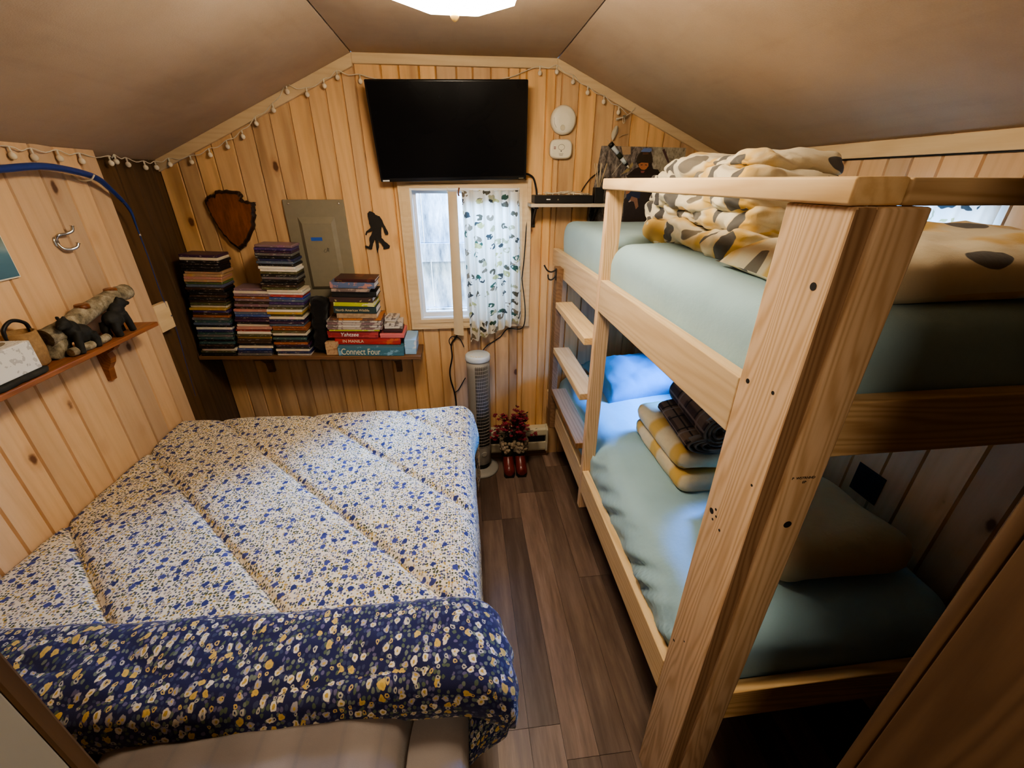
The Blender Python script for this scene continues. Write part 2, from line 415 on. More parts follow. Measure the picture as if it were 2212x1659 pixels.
def leafy():
    m, nt, b = new_mat('leaf_print_cotton')
    co = nd(nt, 'ShaderNodeTexCoord').outputs['UV']
    wob = noise(nt, co, 7., 2, out=1)
    v = vadd(nt, co, vmul(nt, wob, (.10, .10, 0)))
    col = mixc(nt, noise(nt, co, 6., 3), (.82, .74, .55), (.74, .64, .46))
    y = noise(nt, vadd(nt, co, (4., 3., 0)), 5.5, 2)
    col = mixc(nt, mth(nt, 'MULTIPLY', sstep(nt, y, .52, .62), .8), col, (.70, .43, .075))
    vo = nd(nt, 'ShaderNodeTexVoronoi', {'Vector': vmul(nt, v, (1, 1.8, 1)), 'Scale': 5.4, 'Randomness': .45}, voronoi_dimensions='2D')
    s = nd(nt, 'ShaderNodeSeparateColor', {0: vo.outputs['Color']})
    k = mth(nt, 'MULTIPLY', mth(nt, 'SUBTRACT', 1., sstep(nt, vo.outputs['Distance'], .25, .27)), mth(nt, 'LESS_THAN', s.outputs[0], .62))
    col = mixc(nt, k, col, ramp(nt, s.outputs[1], [(0, (.13, .125, .12)), (.5, (.085, .08, .08)), (.8, (.20, .18, .15))], 'CONSTANT'))
    nt.links.new(col, b.inputs['Base Color']); fabric_finish(nt, b, co, 500., .6); return m
M['leafy'] = leafy()
def curtain_mat():
    m, nt, b = new_mat('fishing_print_curtain')
    uv = nd(nt, 'ShaderNodeTexCoord').outputs['UV']
    wob = noise(nt, uv, 22., 2, out=1)
    v = vadd(nt, uv, vmul(nt, wob, (.035, .035, 0)))
    col = mixc(nt, noise(nt, uv, 9., 2), (.84, .78, .65), (.78, .72, .59))
    for sc, keep, seed, cols, st in ((7.5, .72, 0, [(.05, .055, .05), (.10, .085, .055), (.045, .09, .06)], (1, 1.9, 1)), (6.5, .68, 7, [(.45, .40, .16), (.22, .17, .11), (.40, .36, .2)], (1, 2.2, 1))):
        vo = nd(nt, 'ShaderNodeTexVoronoi', {'Vector': vmul(nt, vadd(nt, v, (seed*.77, seed*.31, 0)), st), 'Scale': sc, 'Randomness': .9}, voronoi_dimensions='2D')
        s = nd(nt, 'ShaderNodeSeparateColor', {0: vo.outputs['Color']})
        k = mth(nt, 'MULTIPLY', mth(nt, 'SUBTRACT', 1., sstep(nt, vo.outputs['Distance'], .24, .26)), mth(nt, 'LESS_THAN', s.outputs[0], keep))
        hole = mth(nt, 'GREATER_THAN', noise(nt, uv, 30., 1), .43)
        col = mixc(nt, mth(nt, 'MULTIPLY', k, hole), col, ramp(nt, s.outputs[1], [(0, cols[0]), (.35, cols[1]), (.7, cols[2])], 'CONSTANT'))
    nt.links.new(col, b.inputs['Base Color']); fabric_finish(nt, b, uv, 600.)
    tr = nd(nt, 'ShaderNodeBsdfTranslucent', {'Color': col}); mx = nd(nt, 'ShaderNodeMixShader', {0: .28})
    nt.links.new(b.outputs[0], mx.inputs[1]); nt.links.new(tr.outputs[0], mx.inputs[2])
    out = [n for n in nt.nodes if n.type == 'OUTPUT_MATERIAL'][0]; nt.links.new(mx.outputs[0], out.inputs[0]); return m
M['curtain'] = curtain_mat()
M['lining'] = cloth('curtain_lining', (.62, .50, .34), .2)
def glass():
    m, nt, b = new_mat('window_glass')
    g = nd(nt, 'ShaderNodeBsdfGlossy', {'Roughness': .02}); t = nd(nt, 'ShaderNodeBsdfTransparent', {'Color': (.96, .98, 1, 1)})
    fr = nd(nt, 'ShaderNodeFresnel', {'IOR': 1.35}); mx = nd(nt, 'ShaderNodeMixShader', {0: fr.outputs[0]})
    nt.links.new(t.outputs[0], mx.inputs[1]); nt.links.new(g.outputs[0], mx.inputs[2])
    out = [n for n in nt.nodes if n.type == 'OUTPUT_MATERIAL'][0]; nt.links.new(mx.outputs[0], out.inputs[0]); return m
M['glass'] = glass()
def emit(name, col, s):
    m, nt, b = new_mat(name)
    b.inputs['Base Color'].default_value = c4(col); b.inputs['Emission Color'].default_value = c4(col); b.inputs['Emission Strength'].default_value = s
    return m
M['lamp_glass'] = emit('lit_lamp_glass', (1, .84, .62), 40.)
def attr_col(name, rough=.6):
    m, nt, b = new_mat(name)
    at = nd(nt, 'ShaderNodeAttribute', attribute_name='pcol')
    co = nd(nt, 'ShaderNodeTexCoord').outputs['Object']
    n = noise(nt, co, 60., 4, .7)
    nt.links.new(mixc(nt, .7, at.outputs['Color'], mixc(nt, n, (.5, .5, .5), (1.3, 1.3, 1.3)), 'MULTIPLY'), b.inputs['Base Color']); setb(b, rough=rough); return m
M['print'] = attr_col('printed_colours', .4)
def poster_mat():
    m, nt, b = new_mat('forest_photo_print')
    co = nd(nt, 'ShaderNodeTexCoord').outputs['Object']
    sp = nd(nt, 'ShaderNodeSeparateXYZ', {0: co})
    n = noise(nt, vmul(nt, co, (1.6, 1, .8)), 22., 6, .75)
    left = ramp(nt, n, [(.30, (.02, .018, .016)), (.44, (.09, .075, .065)), (.56, (.26, .22, .19)), (.72, (.46, .42, .36))])
    n2 = noise(nt, vmul(nt, co, (2., 1, 1.)), 26., 6, .8)
    right = ramp(nt, n2, [(.30, (.05, .045, .04)), (.46, (.34, .30, .22)), (.7, (.58, .52, .42))])
    col = mixc(nt, sstep(nt, mth(nt, 'ADD', sp.outputs[0], mth(nt, 'MULTIPLY', n, .05)), .06, .12), left, right)
    nt.links.new(col, b.inputs['Base Color']); setb(b, rough=.35); return m
M['poster'] = poster_mat()
def birch():
    m, nt, b = new_mat('birch_bark')
    co = nd(nt, 'ShaderNodeTexCoord').outputs['Object']
    n = noise(nt, co, 24., 5, .7); n2 = noise(nt, vmul(nt, co, (1, 5, 1)), 20., 3)
    col = ramp(nt, n, [(.3, (.05, .04, .025)), (.50, (.24, .20, .13)), (.72, (.50, .44, .33))])
    col = mixc(nt, mth(nt, 'MULTIPLY', sstep(nt, n2, .55, .7), .6), col, (.12, .10, .05))
    nt.links.new(col, b.inputs['Base Color']); setb(b, rough=.85); bump(nt, b, n, .5, .01); return m
M['birch'] = birch()
def slice_mat(name, c1, c2):
    m, nt, b = new_mat(name)
    co = nd(nt, 'ShaderNodeTexCoord').outputs['Object']
    n = noise(nt, vmul(nt, co, (3, 1, .6)), 14., 5, .65)
    nt.links.new(ramp(nt, n, [(.3, c2), (.65, c1)]), b.inputs['Base Color']); setb(b, rough=.35, spec=.4); bump(nt, b, n, .2, .004); return m
M['slab'] = slice_mat('varnished_slab', (.24, .085, .028), (.10, .03, .010))
M['bark'] = slice_mat('dark_bark', (.05, .025, .014), (.012, .007, .005))
def objcol():
    m, nt, b = new_mat('case_spines')
    oi = nd(nt, 'ShaderNodeObjectInfo'); co = nd(nt, 'ShaderNodeTexCoord').outputs['Object']
    ge = nd(nt, 'ShaderNodeTexCoord').outputs['Generated']
    off = mth(nt, 'MULTIPLY', oi.outputs['Random'], 50.)
    sp = nd(nt, 'ShaderNodeSeparateXYZ', {0: ge})
    w = nd(nt, 'ShaderNodeTexNoise', {'W': off, 'Scale': 9., 'Detail': 3., 'Roughness': .7, 'Vector': vmul(nt, ge, (1., 0, .25))}, noise_dimensions='4D')
    inside = mth(nt, 'LESS_THAN', mth(nt, 'ABSOLUTE', mth(nt, 'SUBTRACT', sp.outputs[2], .5)), .30)
    t = mth(nt, 'MULTIPLY', mth(nt, 'MULTIPLY', sstep(nt, w.outputs[0], .575, .62), inside), mth(nt, 'LESS_THAN', sp.outputs[1], .02))
    w2 = nd(nt, 'ShaderNodeTexNoise', {'W': mth(nt, 'ADD', off, 3.), 'Scale': 4., 'Detail': 2., 'Vector': vmul(nt, ge, (1., .0, 0))}, noise_dimensions='4D')
    base = mixc(nt, mth(nt, 'MULTIPLY', sstep(nt, w2.outputs[0], .5, .58), .55), oi.outputs['Color'], w2.outputs['Color'], 'OVERLAY')
    nt.links.new(mixc(nt, mth(nt, 'MULTIPLY', t, .75), base, (.50, .46, .40)), b.inputs['Base Color']); setb(b, rough=.35); return m
M['cases'] = objcol()
def cover(name, c1, c2, thr=.55, sc=18., bgn=.5):
    m, nt, b = new_mat(name)
    co = nd(nt, 'ShaderNodeTexCoord').outputs['Object']
    n = noise(nt, vmul(nt, co, (1, .4, 1.5)), sc, 3, .6)
    nt.links.new(mixc(nt, sstep(nt, n, thr-.03, thr+.03), c1, c2), b.inputs['Base Color']); setb(b, rough=.4); return m
def tissue_mat():
    m, nt, b = new_mat('leaf_print_card')
    co = nd(nt, 'ShaderNodeTexCoord').outputs['Object']
    wv = nd(nt, 'ShaderNodeTexWave', {'Vector': co, 'Scale': 26., 'Distortion': 9., 'Detail': 2., 'Detail Scale': 1.4})
    nt.links.new(mixc(nt, mth(nt, 'MULTIPLY', sstep(nt, wv.outputs['Fac'], .72, .9), .7), (.72, .70, .66), (.38, .37, .35)), b.inputs['Base Color']); setb(b, rough=.7); return m
M['tissue'] = tissue_mat()
def outside_mat():
    m, nt, b = new_mat('weathered_white_boards')
    co = nd(nt, 'ShaderNodeTexCoord').outputs['Object']
    n = noise(nt, vmul(nt, co, (1, 1, .25)), 9., 6, .7)
    sp = nd(nt, 'ShaderNodeSeparateXYZ', {0: co})
    col = ramp(nt, n, [(.30, (.10, .12, .15)), (.44, (.36, .42, .50)), (.60, (.80, .84, .90))])
    nt.links.new(col, b.inputs['Base Color']); setb(b, rough=.8); return m
M['outside'] = outside_mat()
# ================================================================== SETTING
def struct(name, bb, mats, at=None, parent=None):
    return tag(build(name, bb, mats, parent, at), kind='structure')
def ztop(x):
    if x < KL: return ZL+(x-XL)/(KL-XL)*(ZK-ZL)
    if x > KR: return ZK+.005-(x-KR)/(XR-KR)*(ZK+.005-ZR)
    return ZK+(x-KL)/(KR-KL)*.005
Y0 = -1.25
def planks(bb, us, zlo, zhi, P, g=.0055, t=.022):
    """vertical tongue and groove boards between successive us; P(u, z, depth) -> world point"""
    for u0, u1 in zip(us, us[1:]):
        a0, a1, b0, b1 = zlo(u0), zlo(u1), zhi(u0), zhi(u1)
        if b0-a0 < .01 and b1-a1 < .01: continue
        f0 = len(bb.bm.faces)
        gg = min(g, (u1-u0)*.3)
        F = bb.ring([P(u0+gg, a0, 0), P(u1-gg, a1, 0), P(u1-gg, b1, 0), P(u0+gg, b0, 0)])
        Md = bb.ring([P(u0, a0, gg*1.9), P(u1, a1, gg*1.9), P(u1, b1, gg*1.9), P(u0, b0, gg*1.9)])
        Bk = bb.ring([P(u0, a0, t), P(u1, a1, t), P(u1, b1, t), P(u0, b0, t)])
        bb.bridge(F, Md, 0, False); bb.bridge(Md, Bk, 0, False); bb.face(F); bb.face(list(reversed(Bk)))
        bb.pcol(f0, random.random(), random.random())
def breaks(a, b, ws, must=()):
    us = [a]
    while us[-1] < b-.05: us.append(us[-1]+random.choice(ws)+random.uniform(-.006, .006))
    us[-1] = b
    for m_ in must:
        us = [u for u in us if abs(u-m_) > .03 or u in (a, b)] + [m_]
    return sorted(us)

# ---- floor
bb = B()
x = XL-.05; 
xs = [-1.67, -1.45, -1.195, -.94, -.685, -.43, -.20, .05, .31, .568, .82, 1.07, 1.32, 1.67]
for x0, x1 in zip(xs, xs[1:]):
    y = Y0-random.uniform(0, .5)
    cuts = [y]
    while cuts[-1] < D+.1: cuts.append(cuts[-1]+random.uniform(.75, 1.2))
    if abs(x0-.31) < .01: cuts = [Y0, .78, 2.31, D+.1]
    if abs(x0-.05) < .01: cuts = [Y0, .90, 2.07, D+.1]
    for y0, y1 in zip(cuts, cuts[1:]):
        f0 = len(bb.bm.faces)
        n = 2
        for k in range(n):
            f1 = len(bb.bm.faces)
            xa, xb = x0+(x1-x0)*k/n, x0+(x1-x0)*(k+1)/n
            bb.box(xa+.0006, xb-.0006, max(y0, Y0)+.0008, min(y1, D+.05)-.0008, -.02, 0)
            bb.pcol(f1, random.random(), random.random())
bb.box(-1.67, 1.67, Y0, D+.05, -.06, -.012)
struct('floor', bb, M['floor'])

# ---- back wall with window hole
WX0, WX1, WZ0, WZ1 = -.288, .362, 1.158, 1.955
us = breaks(XL, XR, [.098, .105, .102, .112, .092], (WX0, WX1, KL, KR))
bb = B()
Pb = lambda u, z, d: (u, D+d, z)
out_ = [u for u in us if u <= WX0+1e-6]; in_ = [u for u in us if WX0-1e-6 <= u <= WX1+1e-6]; ou2 = [u for u in us if u >= WX1-1e-6]
planks(bb, out_, lambda u: 0, ztop, Pb); planks(bb, ou2, lambda u: 0, ztop, Pb)
planks(bb, in_, lambda u: 0, lambda u: WZ0, Pb); planks(bb, in_, lambda u: WZ1, ztop, Pb)
struct('wall_back', bb, M['pine_back'])
# ---- left wall (bright boards) and the dark recess beside it
YE = 2.272
bb = B()
Pl = lambda u, z, d: (XP-d, u, z)
us = [Y0, -.9, -.6, -.3, 0, .2, .35, .55, .75, .95, 1.06, 1.16, 1.255, 1.352, 1.445, 1.554, 1.659, 1.816, 1.96, 2.06, 2.17, YE]
zl = lambda u: ztop(XP)-(.004 if u > 2.0 else -.002)
planks(bb, us, lambda u: 0, zl, Pl, t=.03)
bb.box(XP-.055, XP-.0302, YE-.05, YE, 0, ztop(XP)-.01)
bb.pcol(len(bb.bm.faces)-6, .5, .3)
struct('wall_left', bb, M['pine_side'])
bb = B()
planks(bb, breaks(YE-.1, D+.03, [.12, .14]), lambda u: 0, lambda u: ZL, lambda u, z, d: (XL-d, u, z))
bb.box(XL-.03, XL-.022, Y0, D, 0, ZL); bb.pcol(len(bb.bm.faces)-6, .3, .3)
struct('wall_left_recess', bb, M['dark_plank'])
# ---- right wall with two windows
RA = (1.165, 1.62, 1.56, 1.965)   # upper bunk window: y0,y1,z0,z1
RB = (1.42, 2.32, 1.06, 1.42)     # unseen lower bunk window, added to let blue light in
us = breaks(Y0, D+.03, [.10, .11, .14, .125], RA[:2]+RB[:2])
Pr = lambda u, z, d: (XR+d, u, z)
bb = B()
def seg(a, b): return [u for u in us if a-1e-6 <= u <= b+1e-6]
zr = lambda u: ZR
lo = lambda v: (lambda u: v)
for a, b, zs in ((Y0, RA[0], (0, ZR)), (RA[0], RB[0], (0, RA[2], RA[3], ZR)), (RB[0], RA[1], (0, RB[2], RB[3], RA[2], RA[3], ZR)), (RA[1], RB[1], (0, RB[2], RB[3], ZR)), (RB[1], D+.03, (0, ZR))):
    for k in range(0, len(zs), 2): planks(bb, seg(a, b), lo(zs[k]), lo(zs[k+1]), Pr)
struct('wall_right', bb, M['pine_side'])
# ---- partition with the doorway the picture is taken through
bb = B(); DX0, DX1, PY0, PY1 = -.474, .640, .10, .300
def front(xa, xb, za):
    xs_ = [xa]+[k for k in (KL, KR) if xa < k < xb]+[xb]
    poly = [(xa, za), (xb, za)]+[(x_, ztop(x_)) for x_ in reversed(xs_)]
    bb.prism(poly, PY0+.004, PY1-.004, 'XZ')
front(XL, DX0, 0); front(DX1, XR, 0); front(DX0, DX1, 2.36)
struct('wall_front', bb, M['dark_hall'])
bb = B(); bb.box(XL-.03, XR+.03, Y0-.04, Y0, 0, 2.7); struct('wall_hall', bb, M['dark_hall'])
bb = B(); bb.box(DX0, -.4585, PY0-.01, PY1-.014, 0, 2.36, .002); struct('trim_1', bb, M['cream_paint'])
bb = B(); bb.box(DX0-.06, -.4575, PY1-.0138, PY1+.004, 0, 2.36, .003); struct('trim_2', bb, M['brown_jamb'])
bb = B(); bb.box(.618, .64, PY0-.03, PY1-.019, 0, 2.36, .002); bb.box(.620, .70, PY1-.0188, PY1+.004, 0, 2.36, .006); struct('trim_3', bb, M['brown_jamb'])
# ---- ceiling: flat strip and two slopes
def slab(name, xa, xb):
    bb = B(); za, zb = ztop(xa), ztop(xb)
    bb.prism([(xa, za), (xb, zb), (xb, zb+.03), (xa, za+.03)], Y0, D+.02, 'XZ'); struct(name, bb, M['ceiling'])
slab('ceiling', KL+.004, KR-.004); slab('ceiling_left', XL-.03, KL-.003); slab('ceiling_right', KR+.003, XR+.03)
bb = B()
for k in (KL, KR): bb.box(k-.02, k+.02, Y0, D+.02, ZK+.012, ZK+.05)
struct('trim_4', bb, M['black'])
# ---- pine trim along the gable and the right eave
def gable(name, xa, xb, h, m_, y0=D-.019):
    bb = B(); za, zb = ztop(xa), ztop(xb)
    bb.prism([(xa, za-h), (xb, zb-h), (xb, zb), (xa, za)], y0, D-.0005, 'XZ')
    bmesh.ops.bevel(bb.bm, geom=bb.bm.edges[:], offset=.002, segments=1, affect='EDGES'); struct(name, bb, m_)
gable('trim_5', XL+.005, KL, .058, M['pine_trim_x']); gable('trim_6', KL, KR, .047, M['pine_trim_x']); gable('trim_7', KR, XR-.012, .05, M['pine_trim_x'])
bb = B(); bb.box(XR-.016, XR-.0005, Y0, D-.02, ZR-.058, ZR-.002, .002); struct('trim_8', bb, M['pine_trim_y'])
bb = B(); bb.box(XR-.007, XR-.0003, Y0, D-.02, ZR-.063, ZR-.0585); struct('trim_9', bb, M['black'])

# ---- window_1: pine casing, white vinyl frame, pane
w1 = thing('window_1', None, None, (0.037, D, WZ0)); tag(w1, kind='structure')
bb = B()
ox0, ox1, oz0, oz1 = WX0-.066, WX1+.075, WZ0-.066, WZ1+.045
def casing(bb, ix0, ix1, iz0, iz1, ox0, ox1, oz0, oz1, y0, y1):
    for poly in ([(ox0, oz0), (ix0, iz0), (ix0, iz1), (ox0, oz1)], [(ox1, oz0), (ix1, iz0), (ix1, iz1), (ox1, oz1)], [(ox0, oz1), (ix0, iz1), (ix1, iz1), (ox1, oz1)], [(ox0, oz0), (ix0, iz0), (ix1, iz0), (ox1, oz0)]):
        bb.prism(poly, y0, y1, 'XZ')
casing(bb, WX0, WX1, WZ0, WZ1, ox0, ox1, oz0, oz1, D-.018, D-.0003)
casing(bb, WX0, WX1, WZ0, WZ1, WX0-.022, WX1+.022, WZ0-.022, WZ1+.022, D-.024, D-.0181)
casing(bb, WX0-.05, WX1+.05, WZ0-.05, WZ1+.035, ox0, ox1, oz0, oz1, D-.023, D-.0181)
build('window_casing', bb, M['pine_trim_x'], w1)
bb = B()
casing(bb, WX0+.012, WX1-.012, WZ0+.012, WZ1-.012, WX0, WX1, WZ0, WZ1, D-.02, D+.10)
casing(bb, WX0+.030, WX1-.030, WZ0+.034, WZ1-.030, WX0+.012, WX1-.012, WZ0+.012, WZ1-.012, D+.035, D+.075)
bb.box(.02, .05, D+.05, D+.07, WZ0+.03, WZ1-.03)
build('window_frame', bb, M['white_vinyl'], w1)
bb = B(); bb.box(WX0+.02, WX1-.02, D+.055, D+.059, WZ0+.02, WZ1-.02); build('window_pane', bb, M['glass'], w1)
# ---- window_2 (upper bunk) and window_unseen (unseen, added to light the lower bunk)
for n_, w in (('window_2', RA), ('window_unseen', RB)):
    wr = thing(n_, None, None, (XR, (w[0]+w[1])/2, w[2])); tag(wr, kind='structure')
    bb = B()
    def yc(poly, x0, x1): bb.prism(poly, x0, x1, 'YZ')
    a, b, c, d = w; e = .022
    for poly in ([(a, c), (a+e, c+e), (a+e, d-e), (a, d)], [(b, c), (b-e, c+e), (b-e, d-e), (b, d)], [(a, d), (a+e, d-e), (b-e, d-e), (b, d)], [(a, c), (a+e, c+e), (b-e, c+e), (b, c)]): yc(poly, XR-.004, XR+.06)
    build('window_frame', bb, M['white_vinyl'], wr)
    bb = B(); bb.box(XR+.03, XR+.034, a+.01, b-.01, c+.01, d-.01); build('window_pane', bb, M['glass'], wr)
# ---- outside: the weathered board wall the window looks at
bb = B(); y = D+1.15
z = -.3; i = 0
while z < 2.9:
    h = [.42, .16, .5, .14][i % 4]; i += 1
    thick = .03 if h < .2 else 0
    xx = -2.2
    while xx < 2.2:
        wd = 4.4 if h < .2 else random.uniform(.22, .34)
        bb.box(xx, min(xx+wd, 2.2)-.008, y-thick, y+.04, z, z+h-.004); xx += wd
    z += h
struct('wall_outside', bb, M['outside'])
bb = B(); bb.box(-3, 3, D+.1, D+1.4, -.5, -.3); struct('ground_outside', bb, M['stone'])

# ---- baseboard heater along the back wall
t = thing('baseboard_heater', 'cream electric baseboard heater low on the back wall behind boot planter', 'heater', (.2, D-.04, .07))
bb = B(); bb.prism([(D-.001, .075), (D-.062, .075), (D-.068, .09), (D-.068, .150), (D-.058, .158), (D-.052, .158), (D-.052, .20), (D-.066, .215), (D-.068, .225), (D-.066, .262), (D-.05, .275), (D-.001, .275)], -1.2, .585, 'YZ')
build('housing', bb, M['cream_metal'], t)
bb = B(); bb.box(-1.19, .58, D-.064, D-.0525, .160, .205); build('louvre_slot', bb, M['black'], t)
bb = B(); bb.prism([(D-.001, .07), (D-.07, .07), (D-.072, .09), (D-.072, .262), (D-.05, .28), (D-.001, .28)], .5855, .60, 'YZ'); build('end_cap', bb, M['cream_metal'], t)
bb = B(); bb.box(-1.2, .60, D-.03, D-.001, 0, .0695); struct('baseboard_back', bb, M['dark_shelf'])

# ---- ceiling lamp
LX, LY = .012, 1.47
t = thing('ceiling_lamp', 'lit octagonal glass flush ceiling lamp at the top edge', 'lamp', (LX, LY, ZK))
def octa(r, z): return [(LX+r*cos(pi/8+k*pi/4), LY+r*sin(pi/8+k*pi/4), z) for k in range(8)]
bb = B(); zz = ZK-.004
rs = [bb.ring(octa(.235, zz)), bb.ring(octa(.235, zz-.02)), bb.ring(octa(.215, zz-.03))]
for a, b in zip(rs, rs[1:]): bb.bridge(a, b, 0, False)
bb.face(rs[0]); bb.face(rs[-1]); build('lamp_base', bb, M['gold'], t)
bb = B(); rs = [bb.ring(octa(.212, zz-.0305)), bb.ring(octa(.212, zz-.05)), bb.ring(octa(.185, zz-.135)), bb.ring(octa(.12, zz-.15))]
for a, b in zip(rs, rs[1:]): bb.bridge(a, b, 0, False)
bb.face(rs[0]); bb.face(rs[-1]); build('lamp_shade', bb, M['lamp_glass'], t)
bb = B(); bb.lathe([(.004, -.0), (.012, -.004), (.013, -.012), (.008, -.02), (.002, -.024)], (LX, LY+.10, zz-.146), 12); build('finial', bb, M['gold'], t)

# ================================================================== LIGHT
def lamp(name, typ, loc, energy, col, **k):
    l = bpy.data.lights.new(name, typ); l.energy = energy; l.color = col
    for a, v in k.items(): setattr(l, a, v)
    o = bpy.data.objects.new(name, l); COL.objects.link(o); o.location = loc; return o
def aim(o, to): o.rotation_euler = (Vector(to)-o.location).to_track_quat('-Z', 'Y').to_euler()
DAY = (.26, .52, 1.0)
o = lamp('daylight_window', 'AREA', (.22, D+.98, 2.40), 330, DAY, shape='RECTANGLE', size=1.1, size_y=.5); aim(o, (-.5, 1.5, .75))
o = lamp('blue_fill_lower_bunk', 'AREA', (XR+.38, 2.15, 1.68), 400, (.03, .30, 1.0), shape='RECTANGLE', size=.8, size_y=.45); aim(o, (1.2, 1.6, .75))  # added light, blue fill sent through the unseen window onto the lower bunk
o = lamp('daylight_upper_bunk', 'AREA', (XR+.35, 1.4, 2.0), 26, DAY, shape='RECTANGLE', size=.5, size_y=.4); aim(o, (1.3, 1.4, 1.75))
o = lamp('hall_fill', 'AREA', (.0, -.75, 2.5), 11, (1, .80, .58), shape='DISK', size=.35)  # unseen fill light added behind the camera to lift shaded faces
wd = bpy.data.worlds.new('sky'); SC.world = wd; wd.use_nodes = True
bg = wd.node_tree.nodes['Background']; bg.inputs[0].default_value = (.72, .86, 1, 1); bg.inputs[1].default_value = 3.6

# ================================================================== CAMERA
p_, y_, r_ = radians(26.0), radians(6.7), radians(.25)
fw = Vector((sin(y_)*cos(p_), cos(y_)*cos(p_), -sin(p_))); rt = Vector((cos(y_), -sin(y_), 0)); up = rt.cross(fw)
rt, up = rt*cos(r_)+up*sin(r_), up*cos(r_)-rt*sin(r_)
cam = bpy.data.cameras.new('camera'); cam.sensor_width = 36; cam.lens = 36*904/2212; cam.clip_start = .02
co = bpy.data.objects.new('camera', cam); COL.objects.link(co)
co.matrix_world = Matrix(((rt.x, up.x, -fw.x, 0), (rt.y, up.y, -fw.y, 0), (rt.z, up.z, -fw.z, 2.0), (0, 0, 0, 1)))
SC.camera = co
SC.view_settings.view_transform = 'AgX'
SC.view_settings.look = 'AgX - Medium High Contrast'
SC.view_settings.exposure = 0.58
SC.cycles.max_bounces = 8; SC.cycles.diffuse_bounces = 3; SC.cycles.caustics_reflective = False; SC.cycles.caustics_refractive = False
SC.cycles.sample_clamp_indirect = 4
# ================================================================== BEDS
def cloth_box(bb, x0, x1, y0, y1, z0, z1, r=.05, nx=24, ny=24, nz=6, amp=.0, fr=6., seed=0., uv=None, sag=0., rz=None):
    """soft rounded slab: superellipse section with wrinkles, closed"""
    cx, cy, cz = (x0+x1)/2, (y0+y1)/2, (z0+z1)/2; hx, hy, hz = (x1-x0)/2, (y1-y0)/2, (z1-z0)/2
    rz = rz or min(r, hz)
    t = bmesh.new(); bmesh.ops.create_cube(t, size=2)
    # subdivide evenly
    def P(v):
        x, y, z = v
        ix, iy, iz = max(hx-r, 0), max(hy-r, 0), max(hz-rz, 0)
        q = Vector((x*hx, y*hy, z*hz))
        c = Vector((max(-ix, min(ix, q.x)), max(-iy, min(iy, q.y)), max(-iz, min(iz, q.z))))
        d = q-c
        m = max(abs(d.x)/r, abs(d.y)/r, abs(d.z)/rz)
        if d.length > 1e-9 and m > 0:
            e = Vector((d.x/r, d.y/r, d.z/rz)); e = e/e.length*m
            q = c+Vector((e.x*r, e.y*r, e.z*rz))
        if amp:
            n = fbm(q.x*fr+seed+q.z*2.1*fr, q.y*fr+seed*1.7-q.z*1.3*fr)-.5
            k = Vector((x**3, y**3, z))
            q += k*amp*n*1.6
        if sag: q.z -= sag*(1-x*x)*(1-y*y)*(.5+.5*z)
        return (cx+q.x, cy+q.y, cz+q.z)
    t.free()
    def side(f, n1, n2, uvf):
        bb.grid(lambda a, b: P(f(a*2-1, b*2-1)), n1, n2, uvf)
    w, d, h = x1-x0, y1-y0, z1-z0
    U = (lambda f: f) if uv else (lambda f: None)
    side(lambda a, b: (a, b, 1), nx, ny, U(lambda a, b: (a*w, b*d)))
    side(lambda a, b: (b, a, -1), ny, nx, U(lambda a, b: (b*w, a*d+2)))
    side(lambda a, b: (-1, b, a), nz, ny, U(lambda a, b: (-(1-a)*h, b*d)))
    side(lambda a, b: (1, a, b), ny, nz, U(lambda a, b: (w+(1-b)*h, a*d)))
    side(lambda a, b: (a, -1, b), nx, nz, U(lambda a, b: (a*w, -(1-b)*h)))
    side(lambda a, b: (b, 1, a), nz, nx, U(lambda a, b: (b*w, d+(1-a)*h)))
    bmesh.ops.remove_doubles(bb.bm, verts=bb.bm.verts[:], dist=1e-5)
    return bb
def pillow_bm(bb, w, d, h, seed=0., n=26, amp=.012, flat=.35):
    """pillow centred on the origin, lying flat, pinched corners"""
    def S(a, b, s):
        x, y = a*2-1, b*2-1
        e = (1-abs(x)**3.2)*(1-abs(y)**3.2)
        z = s*h/2*max(e, 0)**.42
        if s < 0: z *= flat
        px = x*w/2*(1-.07*(1-abs(y)**2)*abs(x)**2); py = y*d/2*(1-.09*(1-abs(x)**2)*abs(y)**2)
        nn = (fbm(x*2.6+seed, y*2.6+seed*2)-.5)*2+(fbm(x*9+seed, y*3+seed)-.5)*.7*(abs(x)+abs(y))
        return (px, py, z+amp*nn*(e**.5 if e > 0 else 0)*(1 if s > 0 else .2))
    bb.grid(lambda a, b: S(a, b, 1), n, n, lambda a, b: (a*w, b*d))
    bb.grid(lambda a, b: S(b, a, -1), n, n, lambda a, b: (b*w, a*d+2))
    bmesh.ops.remove_doubles(bb.bm, verts=bb.bm.verts[:], dist=1e-5)
    return bb
def xform(bb, M_, f0=0):
    for v in bb.bm.verts: v.co = M_ @ v.co
    return bb
def pose(loc, rx=0, ry=0, rz=0): return Matrix.Translation(loc) @ Matrix.Rotation(rz, 4, 'Z') @ Matrix.Rotation(ry, 4, 'Y') @ Matrix.Rotation(rx, 4, 'X')

